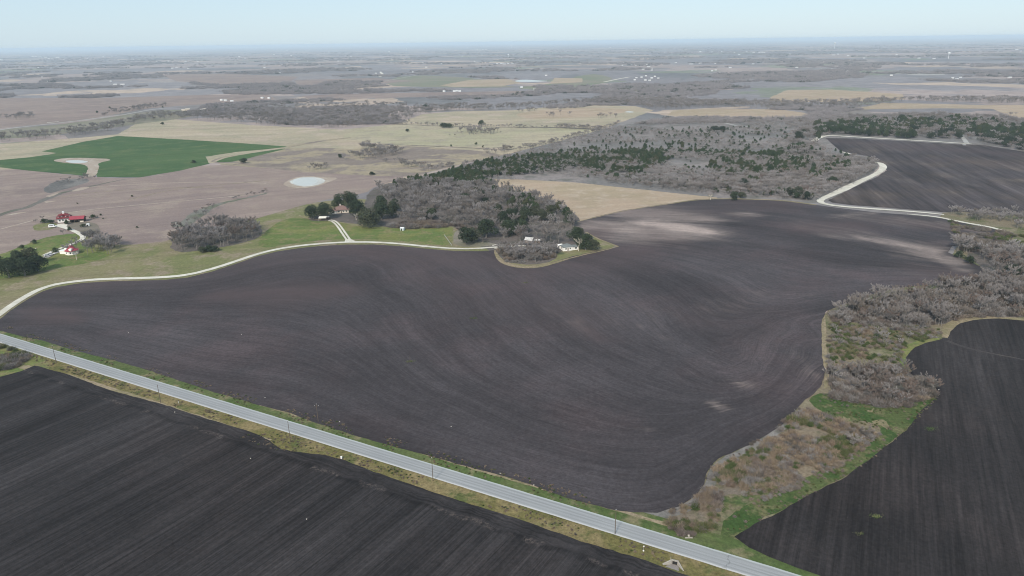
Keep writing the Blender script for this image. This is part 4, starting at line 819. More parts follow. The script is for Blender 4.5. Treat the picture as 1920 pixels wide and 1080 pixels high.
# (pixel of the foot, crown radius m, height m, label)
OK = [((588, 411), 9, 12, 'left of the two big dark oaks behind the white carport'),
 ((612, 410), 9.5, 14, 'right of the two big dark oaks behind the white carport'),
 ((637, 393), 8, 14, 'dark oak directly behind the brown roofed house'), ((660, 388), 8, 13, 'dark oak behind the right end of the brown roofed house'),
 ((652, 385), 7, 13, 'rearmost oak behind the brown roofed house'),
 ((671, 408), 9, 16, 'dark oak right beside the brown roofed house'),
 ((692, 427), 11, 16, 'largest oak of all, alone in front on the lawn right of the drive'),
 ((702, 420), 6, 8, 'low oak tucked against the right side of the largest lawn oak'),
 ((716, 412), 9, 15, 'oak close behind the largest lawn oak'), ((735, 409), 8, 15, 'light green oak between the lawn oaks and the bare wood'),
 ((714, 397), 8, 14, 'oak in the back row behind the lawn oaks'), ((742, 396), 6, 11, 'oak at the edge of the bare wood behind the lawn'),
 ((808, 412), 7, 10, 'solitary round oak at the front of the bare wood'), ((797, 408), 6, 8, 'smaller oak left of the round oak fronting the bare wood'),
 ((874, 458), 9, 14, 'left front oak on the bare yard beside the gravel track'), ((887, 455), 8, 11, 'low oak joined to the left front oak on the bare yard'),
 ((912, 446), 10.5, 16, 'tall right hand oak behind the front pair on the bare yard'),
 ((958, 441), 9, 12, 'wide oak behind the thin bare trees left of the ruined shed'), ((978, 437), 8, 11, 'wide oak behind the ruined shed'),
 ((945, 424), 7, 12, 'dark oak in the middle of the wood left side'), ((962, 420), 8, 13, 'dark oak with a dead white branch in front'),
 ((985, 416), 8, 12, 'dark oak in the middle of the wood above the shed'), ((1003, 407), 8, 11, 'dark oak high in the wood'), ((1018, 414), 7, 10, 'dark oak in the wood above the white house'),
 ((1030, 404), 6, 9, 'small dark oak near the top right of the wood'), ((1068, 420), 6, 9, 'dark oak at the right edge of the wood by the tan field'),
 ((1098, 469), 9, 13, 'big dark oak behind the pale bare tree at the white house'), ((1112, 470), 5.5, 8, 'low dark oak at the field corner right of the white house'), ((1078, 455), 7, 12, 'greyish oak behind the white house roof'),
 ((1086, 444), 5, 8, 'small oak on the field edge above the white house'),
 ((18, 521), 9, 13, 'front oak of the dark group at the left picture edge'), ((47, 517), 9, 13, 'middle oak of the dark group at the left'), ((72, 509), 8, 11, 'right end oak of the dark group at the left'),
 ((-5, 509), 8, 12, 'oak cut by the left picture edge'), ((36, 502), 8, 13, 'rear oak of the dark group at the left'), ((60, 496), 8, 13, 'rear right oak of the dark group at the left'),
 ((799, 206), 12, 13, 'lone dark oak at the end of the far grey tree belt'), ((457, 306), 6, 6.5, 'lone dark oak on pale grass below the small wheat field'), ((363, 306), 4, 4, 'small dark oak on the wheat field edge'),
 ((830, 240), 7, 9, 'left oak of the dark trio on the far pasture'), ((837, 240), 7, 9, 'middle oak of the dark trio on the far pasture'), ((844, 240), 7, 8, 'right oak of the dark trio on the far pasture'),
 ((903, 235), 8, 9, 'oak standing alone right of the dark trio on the far pasture'), ((764, 247), 4, 5, 'small oak left of the dark trio on the far pasture'),
 ((697, 328), 4.5, 4, 'small round oak on the stubble right of the pond'), ((638, 296), 3.5, 5, 'small oak left of the bare tree patch in rough pasture'),
 ((1340, 247), 11, 10, 'left of two dark oaks on the far scrubland'), ((1353, 247), 9, 9, 'right of two dark oaks on the far scrubland'),
 ((1480, 368), 7, 9, 'dark oak left in the clump near the gravel bend'), ((1497, 371), 8, 10, 'dark oak right in the clump near the gravel bend'), ((1512, 374), 6, 8, 'dark oak closest to the gravel bend'),
 ((1394, 352), 8, 9, 'dark oak right behind the small white sheds in the scrub'), ((1560, 348), 7, 9, 'dark oak beside the gravel track above the bend'), ((1582, 343), 6, 8, 'dark oak touching the gravel track above the bend'),
 ((1798, 484), 3.6, 5, 'dark oak at the tip of the creek thicket'), ((1818, 494), 4, 5, 'dark oak in the creek thicket near its tip'), ((1896, 520), 7, 9, 'dark oak deep in the creek thicket at the right'),
 ((1376, 468+0-92), 4, 5, 'dark bush oak on the far rim of the ploughed field'), ((1391, 372), 5, 6, 'low dark oak on the rim below the small white sheds'), ((1376, 371), 5, 6, 'low dark oak left of the one below the white sheds'),
 ((402, 471), 5, 4, 'low green oak hidden under the left grove'), ((380, 473), 5, 4.5, 'low green oak at the foot of the left grove'), ((392, 472), 5, 5, 'middle low green oak at the foot of the left grove')]
for (px, py), rr, hh, lab in OK:
    i = int(rng.integers(4)); o = place(oak_p, oused, i, G(px, py), hh/OAK_H[i], lab, None)
    s = rr/OAK_R[i]; o.scale = (s, s, hh/OAK_H[i]*1.08)
OREG = [('in the dark wood around the far farmyard', [(1490, 262), (1520, 240), (1600, 235), (1700, 226), (1800, 228), (1825, 240), (1800, 262), (1700, 260), (1560, 252), (1520, 262)], 95, (7, 11), (9, 13)),
        ('in the dark wood right of the far farmyard', [(1830, 246), (1920, 246), (1990, 255), (1990, 290), (1920, 284), (1850, 266), (1826, 262)], 75, (7, 11), (9, 13)),
        ('in the wood behind the brown roofed house', [(840, 366), (930, 366), (1000, 384), (1060, 410), (1050, 430), (1000, 425), (930, 410), (860, 390)], 14, (4, 7), (8, 12))]
for reg, poly, n, (r0_, r1), (h0, h1) in OREG:
    P = scatter(poly, 7); P = P[rng.permutation(len(P))[:n]]
    for p in P:
        i = int(rng.integers(4)); w = where(p, poly); o = place(oak_p, oused, i, p, 1, 'dark evergreen oak '+reg+', '+w, 'dark evergreen oaks '+w+' '+reg)
        s = rng.uniform(r0_, r1)/OAK_R[i]; o.scale = (s, s, rng.uniform(h0, h1)/OAK_H[i])
# ------------------------------------------------------------------ junipers and dark shrubs: one mesh each
JUN = []
for k in range(5):
    (V, F), (TV, TF) = leaf_shape(200+k, 5, 2.4, 900, .5, 7, conic=[.5, .3, .6, .2, .4][k], base=.03, stem=.15)
    me = merged('juniper_tree', ((V, F), (TV, TF)), M_bark, M_cedar); JUN.append(me)
jused = [False]*5
def juniper(p, rr, hh, label, group=None, name=None, mat=None):
    i = int(rng.integers(5))
    o = JUN[i].copy(); C.objects.link(o)
    o.name = name or 'juniper_tree'
    o.location = (p[0], p[1], .1); o.rotation_euler = (0, 0, rng.uniform(0, 6.28)); s = rr/2.4; o.scale = (s, s, hh/5)
    tag(o, label, 'shrub' if name else 'tree', group); return o
for (px, py), rr, hh, lab in [((84, 418), 4, 4.5, 'left of two round dark shrubs near the farmhouse'), ((96, 420), 4.2, 4.5, 'right of two round dark shrubs near the farmhouse'), ((126.5, 420.5), 3.6, 4, 'dark shrub against the front wall of the red roofed farmhouse'),
   ((157, 426), 3.3, 3.6, 'dark shrub in front of the red barn'), ((131, 432.5), 3, 3.8, 'dark shrub overhanging the farm drive'), ((169.5, 440.5), 3.2, 4.6, 'dark shrub right of the bend in the farm drive'),
   ((176, 409.5), 4, 4, 'olive brown round shrub right of the red barn'), ((189, 404), 1.6, 2, 'tiny shrub behind the olive brown one right of the barn'), ((194, 411), 1.3, 1.6, 'tiny lone shrub on stubble right of the barn'),
   ((64, 457), 3.2, 3.6, 'dark shrub on the upper lawn left of the cottage'), ((41, 466), 3, 3.3, 'dark shrub on the lawn above the left oak group'), ((105, 473), 3.8, 4, 'dark shrub between the drive and the cottage cars'),
   ((248, 369), 1.8, 2, 'tiny dark shrub alone in the middle of the stubble'), ((145, 383), 1.2, 2, 'tiny bare shrub on the stubble above the farmhouse'), ((257, 428), 1.5, 2, 'tiny shrub on stubble right of the farm'), ((425, 415), 2, 2.2, 'small shrub just above the left grove'),
   ((305, 202), 4, 4, 'dark shrub beside the far left lane'), ((182, 212), 4, 6, 'small tree in the far left field beside the lane'), ((206, 203), 4, 5, 'second small tree farther up the far left field'),
   ((305, 234), 5, 6, 'small tree at the top of the far pasture'), ((893, 272), 3, 5, 'small shrub near the fence line of the far pasture'), ((846, 275), 2, 4, 'tiny shrub left on the fence line of the far pasture'), ((906, 277), 2.5, 4, 'tiny shrub right on the fence line of the far pasture'),
   ((1209, 345), 4.5, 4.5, 'round dark shrub on the rim above the tan field'), ((1256, 347), 6, 4.5, 'wide low dark shrub on the rim above the tan field'), ((1283, 353), 3, 4, 'dark shrub right of the wide low one above the tan field'), ((1220, 330), 2.6, 3, 'small dark shrub in the pinkish clearing left'), ((1236, 329), 2.3, 3, 'small dark shrub in the pinkish clearing middle')]:
    juniper(G(px, py), rr, hh, lab, None, 'shrub')
JR = [('in the dense dark band above the bare wood', [(738, 350), (762, 340), (830, 334), (905, 340), (925, 348), (880, 352), (800, 350)], 40, (2.6, 4), (4.5, 7)),
      ('in the dark band running up to the scrubland', [(800, 336), (850, 322), (900, 308), (1000, 294), (1080, 296), (1100, 308), (1050, 322), (960, 328), (880, 336), (820, 342)], 88, (2.4, 4), (4.5, 7)),
      ('in the scrub left of the clearing', [(1090, 300), (1180, 285), (1280, 290), (1230, 312), (1165, 340), (1140, 336), (1100, 322)], 60, (2, 3.6), (3.5, 6)),
      ('in the tight rows across the upper scrub', [(1234, 288), (1290, 286), (1300, 296), (1460, 300), (1460, 291), (1300, 288)], 36, (3, 5), (4.5, 7)),
      ('in the scrub right of the clearing', [(1330, 305), (1440, 305), (1520, 300), (1500, 325), (1440, 338), (1340, 330)], 40, (2, 3.4), (3.5, 5.5)),
      ('scattered over the pinkish clearing', [(1180, 300), (1330, 305), (1340, 335), (1200, 330)], 10, (1.4, 2.4), (2.5, 4)),
      ('at the wood edge under the far farmyard', [(1440, 290), (1500, 270), (1540, 285), (1600, 300), (1540, 320), (1460, 310)], 22, (3, 5), (5, 8))]
for reg, poly, n, (r0_, r1), (h0, h1) in JR:
    P = scatter(poly, 3.0); P = P[rng.permutation(len(P))[:n]]
    for p in P: w = where(p, poly); juniper(p, rng.uniform(r0_, r1)*1.5, rng.uniform(h0, h1), 'dark green juniper '+reg+', '+w, 'dark junipers '+w+' '+reg)

jp, js_, ji = [], [], []
for poly, sp, a, b, kp in [([(735, 351), (762, 340), (830, 332), (905, 338), (925, 348), (880, 353), (800, 352)], 5.5, .9, 1.5, None),
      ([(800, 338), (850, 320), (900, 306), (1000, 292), (1080, 294), (1100, 308), (1050, 324), (960, 330), (880, 338), (820, 344)], 6.5, .8, 1.4, lambda p: nz(p, .02, 2) > -.2),
      ([(1080, 300), (1180, 284), (1290, 288), (1230, 314), (1165, 340), (1140, 336), (1090, 322)], 6.5, .8, 1.6, lambda p: nz(p, .02, 2) > -.1),
      ([(1234, 289), (1290, 286), (1330, 292), (1470, 298), (1470, 290), (1300, 287)], 8, 1., 1.6, None),
      ([(1320, 303), (1440, 303), (1530, 298), (1500, 325), (1440, 338), (1340, 330)], 7, .8, 1.5, lambda p: nz(p, .02, 2) > -.02),
      ([(1380, 345), (1500, 350), (1600, 320), (1640, 300), (1560, 300), (1480, 290), (1440, 310)], 8, .9, 1.9, lambda p: nz(p, .015, 1) > 0),
      ([(1120, 250), (1400, 240), (1480, 240), (1400, 290), (1100, 290)], 26, .7, 1.2, None), ([(1000, 290), (1180, 240), (1450, 240), (1620, 300), (1560, 350), (1300, 350), (1080, 335)], 23, .45, 1.1, None), ([(960, 300), (1100, 280), (1240, 284), (1240, 300), (1100, 312), (1000, 318)], 9, .7, 1.3, lambda p: nz(p, .02, 6) > -.05), ([(1480, 262), (1520, 240), (1640, 228), (1800, 226), (1920, 240), (2000, 250), (2000, 288), (1900, 282), (1826, 262), (1760, 262), (1540, 252), (1520, 290), (1480, 290)], 12, 1.5, 2.6, lambda p: nz(p, .008, 1) > -.2), ([(1150, 336), (1330, 345), (1500, 365), (1530, 372), (1500, 374), (1380, 366), (1250, 352), (1150, 342)], 12, .7, 1.3, lambda p: nz(p, .02, 9) > 0.), ([(850, 372), (930, 360), (1000, 380), (1070, 408), (1065, 425), (1000, 425), (960, 418), (880, 400)], 11, 1.2, 2.2, lambda p: nz(p, .02, 2) > -.05)]:
    for p in scatter(poly, sp, keep=kp): jp.append((p[0], p[1], .05)); js_.append(rng.uniform(a, b)*1.2); ji.append(int(rng.integers(5)))
stuff('juniper_thicket', 'dense dark green junipers growing through the grey scrub', 'thicket', jp, js_, ji, JUN)

# ------------------------------------------------------------------ built things
class MB:
    def __init__(s): s.v, s.f = [], []
    def add(s, v, f):
        k = len(s.v); s.v += [tuple(a) for a in v]; s.f += [tuple(i+k for i in q) for q in f]; return s
    def box(s, x0, x1, y0, y1, z0, z1):
        return s.add([(x0, y0, z0), (x1, y0, z0), (x1, y1, z0), (x0, y1, z0), (x0, y0, z1), (x1, y0, z1), (x1, y1, z1), (x0, y1, z1)], [(0, 3, 2, 1), (4, 5, 6, 7), (0, 1, 5, 4), (1, 2, 6, 5), (2, 3, 7, 6), (3, 0, 4, 7)])
    def walls(s, W, D, h, rh=0, cx=0, cy=0):
        """walls with gable ends when rh > 0 (ridge along x)"""
        x0, x1, y0, y1 = cx-W/2, cx+W/2, cy-D/2, cy+D/2
        s.add([(x0, y0, -.3), (x1, y0, -.3), (x1, y1, -.3), (x0, y1, -.3), (x0, y0, h), (x1, y0, h), (x1, y1, h), (x0, y1, h), (x0, cy, h+rh), (x1, cy, h+rh)],
              [(0, 1, 5, 4), (2, 3, 7, 6), (1, 2, 6, 9, 5), (3, 0, 4, 8, 7), (0, 3, 2, 1), (4, 5, 9, 8), (6, 7, 8, 9)]); return s
    def gable(s, W, D, h, rh, o=.5, t=.18, cx=0, cy=0):
        x0, x1 = cx-W/2-o, cx+W/2+o; k = rh/(D/2); zl = h-k*o+.02
        for q in (-1, 1):
            y = cy+q*(D/2+o)
            v = [(x0, y, zl), (x1, y, zl), (x1, cy, h+rh+.02), (x0, cy, h+rh+.02)]; v += [(a, b, c+t) for a, b, c in v]
            f = [(0, 1, 2, 3), (7, 6, 5, 4), (0, 4, 5, 1), (1, 5, 6, 2), (2, 6, 7, 3), (3, 7, 4, 0)]
            s.add(v, f if q > 0 else [z[::-1] for z in f])
        return s
    def hip(s, W, D, h, rh, o=.6, t=.15, cx=0, cy=0, ridge=None):
        a, b = W/2+o, D/2+o; r = (W-D)/2 if ridge is None else ridge/2; r = max(r, .02)
        v = [(cx-a, cy-b, h), (cx+a, cy-b, h), (cx+a, cy+b, h), (cx-a, cy+b, h), (cx-a, cy-b, h+t), (cx+a, cy-b, h+t), (cx+a, cy+b, h+t), (cx-a, cy+b, h+t), (cx-r, cy, h+rh), (cx+r, cy, h+rh)]
        return s.add(v, [(3, 2, 1, 0), (0, 1, 5, 4), (1, 2, 6, 5), (2, 3, 7, 6), (3, 0, 4, 7), (4, 5, 9, 8), (5, 6, 9), (6, 7, 8, 9), (7, 4, 8)])
    def cyl(s, x, y, z0, z1, r0, r1=None, n=8):
        r1 = r0 if r1 is None else r1; v = []
        for z, r in ((z0, r0), (z1, r1)): v += [(x+r*math.cos(2*math.pi*i/n), y+r*math.sin(2*math.pi*i/n), z) for i in range(n)]
        return s.add(v, [(i, (i+1) % n, n+(i+1) % n, n+i) for i in range(n)]+[tuple(range(n-1, -1, -1)), tuple(range(n, 2*n))])
    def wheel(s, x, y, r, w, n=12):
        v = []
        for yy in (y-w/2, y+w/2): v += [(x+r*math.cos(2*math.pi*i/n), yy, r+r*math.sin(2*math.pi*i/n)) for i in range(n)]
        return s.add(v, [(i, n+i, n+(i+1) % n, (i+1) % n) for i in range(n)]+[tuple(range(n)), tuple(range(2*n-1, n-1, -1))])
    def lathe(s, prof, n=14, cx=0, cy=0):
        k = len(s.v)
        for r, z in prof: s.v += [(cx+r*math.cos(2*math.pi*i/n), cy+r*math.sin(2*math.pi*i/n), z) for i in range(n)]
        for j in range(len(prof)-1):
            for i in range(n): s.f.append((k+j*n+i, k+j*n+(i+1) % n, k+(j+1)*n+(i+1) % n, k+(j+1)*n+i))
        return s
    def prism(s, prof, y0, y1):
        n = len(prof); v = [(x, y0, z) for x, z in prof]+[(x, y1, z) for x, z in prof]
        return s.add(v, [tuple(range(n)), tuple(range(2*n-1, n-1, -1))]+[(i, n+i, n+(i+1) % n, (i+1) % n) for i in range(n)])
    def build(s, name, m, parent=None, smooth=False): return mesh_obj(name, s.v, s.f, m, parent, smooth)
M_wall = plain('white_clapboard', (.78, .76, .72), .7); M_cream = plain('cream_wall', (.62, .56, .47), .7); M_red = plain('red_metal_roof', (.27, .04, .055), .5, .4, .2)
M_maroon = plain('maroon_shingles', (.15, .03, .035), .8, .2, .25); M_brownr = plain('brown_shingles', (.18, .115, .1), .85, .2, .2); M_greyr = plain('grey_shingles', (.15, .165, .165), .85, .2, .2)
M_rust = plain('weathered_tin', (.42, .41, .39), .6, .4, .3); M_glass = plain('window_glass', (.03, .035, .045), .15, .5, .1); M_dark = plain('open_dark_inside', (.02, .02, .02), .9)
M_conc = plain('old_concrete', (.32, .295, .26), .9, .2, .25, 3); M_conc2 = plain('stained_concrete', (.22, .20, .19), .9, .2, .3, 3); M_pole = plain('weathered_pole_wood', (.11, .085, .065), .9)
M_cer = plain('insulator_ceramic', (.7, .7, .7), .3); M_carw = plain('white_car_paint', (.75, .75, .75), .3, .5, .03); M_cars = plain('silver_car_paint', (.42, .44, .47), .3, .5, .05); M_tyre = plain('tyre_rubber', (.02, .02, .02), .8)
M_tin = plain('bright_tin_roof', (.62, .64, .65), .5, .4, .08); M_stone = plain('pale_limestone', (.5, .47, .42), .9); M_rail = plain('grey_fence_wood', (.36, .35, .32), .9); M_chim = plain('pale_chimney', (.55, .5, .45), .9)
M_blade = plain('weed_green', (.05, .085, .02), .8); M_straw = plain('weed_straw', (.14, .14, .06), .8); M_wood = plain('barn_timber', (.16, .12, .09), .9)

def aim(p0, p1):
    a, b = G(*p0), G(*p1); d = b-a; return math.atan2(d[1], d[0]), float(np.hypot(*d))
def windows(root, spec, D=None):
    """spec: (face, along, z, w, h); face f/b/l/r gives the wall, with W and D halves in the tuple"""
    for x, y, ax, z, w, h in spec:
        m = MB(); t = .04
        if ax == 'x': m.box(x-w/2, x+w/2, y-t, y+t, z, z+h)
        else: m.box(x-t, x+t, y-w/2, y+w/2, z, z+h)
        wd = m.build('window', M_glass, root)
        fr = MB(); e = .09
        if ax == 'x':
            for a in (-1, 1): fr.box(x+a*(w/2+e/2)-e/2, x+a*(w/2+e/2)+e/2, y-t-.02, y+t+.02, z-e, z+h+e)
        else:
            for a in (-1, 1): fr.box(x-t-.02, x+t+.02, y+a*(w/2+e/2)-e/2, y+a*(w/2+e/2)+e/2, z-e, z+h+e)
        fr.build('frame', M_wall, wd)
def at(px, py): p = G(px, py); return (p[0], p[1], .2)

# the red roofed farmhouse
h1 = empty('farmhouse', at(122, 414.5), R(30)); tag(h1, 'white two storey farmhouse with dark red hip roof, two dormers and cupola', 'house')
W, D = 11, 10
MB().walls(W, D, 3.3).build('wall', M_wall, h1)
rf = MB().hip(W, D, 3.35, 3.6, .9, .15, ridge=4).build('roof', M_maroon, h1)
for x in (-2.9, 2.9):
    d = MB().box(x-1.8, x+1.8, -4.0, -1.2, 3.7, 5.5).build('dormer', M_wall, h1); MB().box(x-1.0, x+1.0, -4.05, -3.9, 4.3, 5.2).build('window', M_glass, d); MB().hip(3.6, 3.4, 5.5, 1.1, .3, .1, x, -2.6, .6).build('roof', M_maroon, d)
for y in (-2.4, 2.4):
    d = MB().box(-4.4, -1.8, y-1.3, y+1.3, 3.9, 5.5).build('dormer', M_wall, h1); MB().hip(2.8, 2.6, 5.5, .9, .3, .1, -3.1, y, .5).build('roof', M_maroon, d)
MB().hip(6.6, 5.2, 5.9, 1.4, .4, .15, ridge=2.4).build('upper_roof', M_maroon, h1)
cu = MB().box(-.8, .8, -.8, .8, 7.0, 8.3).build('cupola', M_wall, h1); MB().hip(1.6, 1.6, 8.3, .8, .2, .1).build('roof', M_tin, cu)
windows(h1, [(-3.6, -D/2, 'x', 1.1, 1.1, 1.4), (-1.2, -D/2, 'x', 1.1, 1.1, 1.4), (3.6, -D/2, 'x', 1.1, 1.1, 1.4), (-W/2, -2.6, 'y', 1.1, 1.1, 1.4), (-W/2, 1.2, 'y', 1.1, 1.1, 1.4), (-W/2, 3.6, 'y', 1.0, 1.1, 1.4)])
MB().box(.6, 1.7, -D/2-.05, -D/2+.05, 0, 2.2).build('door', M_wood, h1)
# red barn
b = empty('barn', at(147, 415.5), R(14)); tag(b, 'open fronted barn with bright red metal roof beside the farmhouse', 'barn')
MB().add([(-5.5, 3.6, -.3), (5.5, 3.6, -.3), (5.5, 3.6, 3.4), (-5.5, 3.6, 3.4), (-5.5, 3.8, -.3), (5.5, 3.8, -.3), (5.5, 3.8, 3.4), (-5.5, 3.8, 3.4)], [(0, 1, 2, 3), (7, 6, 5, 4), (0, 3, 7, 4), (1, 5, 6, 2), (3, 2, 6, 7)]).box(-5.6, -5.4, -3.5, 3.6, -.3, 3.2).build('wall', M_wood, b)
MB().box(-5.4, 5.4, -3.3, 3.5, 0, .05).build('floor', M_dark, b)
MB().gable(11.4, 7.6, 3.1, 1.9, .5, .15).build('roof', M_red, b)
for x in (-5.3, -1.8, 1.8, 5.3): MB().box(x-.12, x+.12, -3.6, -3.36, -.3, 3.0).build('post', M_wood, b)
MB().box(2.4, 5.4, -3.62, -3.5, 0, 1.2).build('half_wall', M_cream, b)
# cottage
c = empty('cottage', at(136, 476), R(-8)); tag(c, 'small white cottage with bright red peaked roof behind a bare tree', 'house')
oc = MB(); n = 8; rr = 4.6
oc.lathe([(rr, -.3), (rr, 2.9)], 8); oc.build('wall', M_wall, c)
MB().box(-9.2, -3.6, -1.8, 2.2, -.3, 2.5).build('wing', M_wall, c)
MB().hip(5.6, 4.0, 2.5, .7, .3, .12, -6.4, .2).build('wing_roof', M_tin, c)
MB().lathe([(5.2, 2.85), (5.25, 3.0), (3.2, 4.0), (.7, 6.9), (.7, 6.9)], 8).build('roof', M_red, c)
cu = MB().lathe([(.55, 6.7), (.55, 7.5), (.05, 8.1)], 8).build('cupola', M_wall, c)
for k in (4, 5, 6, 7):
    a = 2*math.pi*(k+.5)/8; x, y = 4.25*math.cos(a), 4.25*math.sin(a); m = MB()
    w = MB(); ux, uy = -math.sin(a), math.cos(a)
    w.add([(x+ux*s1*.5+math.cos(a)*q, y+uy*s1*.5+math.sin(a)*q, z) for q in (-.02, .06) for s1, z in ((-1, 1), (1, 1), (1, 2.2), (-1, 2.2))], [(0, 3, 2, 1), (4, 5, 6, 7), (0, 1, 5, 4), (1, 2, 6, 5), (2, 3, 7, 6), (3, 0, 4, 7)]); w.build('window', M_glass, c)
for a in (R(-60), R(-150)):
    x, y = 3.6*math.cos(a), 3.6*math.sin(a); MB().box(x-.9, x+.9, y-.9, y+.9, 2.9, 4.4).hip(1.8, 1.8, 4.4, .8, .2, .1, x, y).build('dormer', M_wall, c)
# brown roofed house
p = at(641, 398); hb = empty('ranch_house', p, R(18)); tag(hb, 'house with brown hip roof and pale chimney half hidden among the oaks', 'house')
MB().walls(12, 9, 3).build('wall', M_cream, hb); MB().hip(12, 9, 3.02, 3.4, .8, .18).build('roof', M_brownr, hb)
MB().walls(6.5, 5, 2.6, cx=-8.6, cy=-2.8).build('wing', M_wall, hb); MB().hip(6.5, 5, 2.62, 1.6, .6, .15, -8.6, -2.8).build('wing_roof', M_brownr, hb)
MB().box(-1.4, -.4, .6, 1.5, 4, 7.6).build('chimney', M_chim, hb)
windows(hb, [(-3, -4.5, 'x', 1, 1.6, 1.2), (1.2, -4.5, 'x', 1, 1.2, 1.2), (4, -4.5, 'x', 1, 1.6, 1.2), (-8.6, -5.3, 'x', .9, 1.6, 1.1)])
MB().box(-1.2, -.2, -4.56, -4.44, 0, 2.1).build('door', M_wood, hb)
# carport
cpt = empty('carport', at(605.5, 413.5), R(4)); tag(cpt, 'open carport with flat white metal roof in front of the left oaks', 'carport')
MB().add([(-3.4, -2.4, 2.4), (3.4, -2.4, 2.4), (3.4, 2.4, 3.1), (-3.4, 2.4, 3.1), (-3.4, -2.4, 2.6), (3.4, -2.4, 2.6), (3.4, 2.4, 3.3), (-3.4, 2.4, 3.3)], [(0, 3, 2, 1), (4, 5, 6, 7), (0, 1, 5, 4), (1, 2, 6, 5), (2, 3, 7, 6), (3, 0, 4, 7)]).build('roof', plain('bleached_tin', (.75, .73, .66), .6), cpt)
for x in (-3.2, 3.2):
    for y in (-2.2, 2.2): MB().cyl(x, y, -.3, 2.5, .09).build('post', M_rail, cpt)
MB().box(-3.3, 3.3, 2.1, 2.2, .0, 2.3).build('back_wall', M_wood, cpt)
def shed(px, py, W, D, h, rh, rz, mw, mr, name, label, cat, door=True, z=.2):
    r = empty(name, at(px, py), rz); tag(r, label, cat)
    MB().walls(W, D, h, rh).build('wall', mw, r); MB().gable(W, D, h, rh, .3, .12).build('roof', mr, r)
    if door: MB().box(-W*.12-.5, -W*.12+.5, -D/2-.06, -D/2+.02, 0, min(2., h*.85)).build('door', M_dark, r)
    return r
shed(614.5, 410.5, 2.6, 2, 1.8, .4, R(10), M_wood, M_tin, 'lean_to_shed', 'tiny tin roofed shed just right of the white carport', 'shed')
shed(755, 432, 3.0, 2.6, 2.0, .6, R(-20), plain('pale_blue_board', (.5, .55, .56), .7), M_tin, 'garden_shed', 'small pale shed at the back edge of the green lawn', 'shed')
shed(166, 424, 1.9, 1.6, 1.7, .4, R(8), M_wall, M_tin, 'pump_house', 'tiny white pump house right of the red barn', 'shed')
# white house at the point of the field
w = empty('white_house', at(1062, 468.5), R(17)); tag(w, 'white wooden house with dark grey roof at the corner of the ploughed field', 'house')
MB().walls(7.6, 6.4, 2.9).build('wall', M_wall, w); MB().hip(7.6, 6.4, 2.92, 2.0, .5, .15).build('roof', M_greyr, w)
MB().walls(4.6, 5.0, 2.5, cx=6.05, cy=-.3).build('wing', M_wall, w); MB().gable(4.6, 5.0, 2.5, .9, .3, .1, 6.1, -.3).build('wing_roof', M_greyr, w)
MB().walls(3.4, 3.0, 2.8, cx=-3.6, cy=4.8).build('rear_room', M_wall, w); MB().gable(3.4, 3.0, 2.8, .7, .3, .1, -3.6, 4.8).build('rear_roof', M_wall, w)
windows(w, [(-1.6, -3.2, 'x', 1.0, 1.0, 1.2), (1.8, -3.2, 'x', 1.0, 1.0, 1.2), (6.6, -2.8, 'x', .9, 1.8, 1.1), (-3.8, .4, 'y', 1.0, 1.0, 1.2)])
MB().box(-.4, .5, -3.26, -3.16, 0, 2.1).build('door', M_wood, w); MB().box(-.8, .9, -4.4, -3.26, -.2, .25).build('step', M_conc, w)
# ruined shed
r_ = empty('ruined_shed', at(993, 455), R(-25)); tag(r_, 'old shed with pale patchy tin roof among the bare trees', 'shed')
MB().walls(6, 4.6, 2.6, 1.6).build('wall', M_wood, r_); MB().gable(6, 4.6, 2.6, 1.6, .5, .12).build('roof', M_rust, r_); MB().box(3.0, 3.08, -1.4, 1.4, 0, 2.2).build('door', M_dark, r_)
shed(1008, 455, 4.2, 3, 2, .6, R(-5), M_wood, M_rust, 'lean_to_shed', 'low grey shed just right of the ruined shed', 'shed')
# white sheds in the scrub
for (px, py), W_, D_, rz, lab in (((1381, 359), 4.6, 3.6, R(20), 'left and larger of two white sheds in the scrub above the far rim'), ((1388, 358), 2.8, 2.4, R(-30), 'right and smaller of two white sheds in the scrub above the far rim')):
    shed(px, py, W_, D_, 2.6, 1.3, rz, M_wall, M_wall, 'white_shed', lab, 'shed')
# far farmyard on the right
shed(1788, 240, 11, 7, 3, 2, R(4), M_cream, M_rust, 'farmhouse', 'pale house left of the lane in the far farmyard', 'house')
shed(1822, 237, 16, 8, 3.4, 2, R(-3), M_dark, plain('dark_tin', (.12, .11, .12), .7), 'barn', 'dark open barn at the top of the lane in the far farmyard', 'barn')
shed(1844, 232.5, 38, 9, 3.2, 1.6, R(-6), M_rust, M_tin, 'long_shed', 'long pale roofed shed right of the dark barn', 'shed')
shed(1827, 230, 12, 7, 3, 1.6, R(-4), M_rust, M_tin, 'shed', 'short pale roofed shed left of the long pale shed', 'shed')
shed(1813, 230.5, 18, 8, 3, 2, R(0), M_wood, plain('rusty_tin', (.28, .17, .14), .8), 'barn', 'rusty roofed barn behind the dark open barn', 'barn')
shed(1841, 239.5, 14, 5, 2.6, 1.2, R(5), M_rust, M_tin, 'shed', 'small pale roof showing among oaks below the long shed', 'shed')
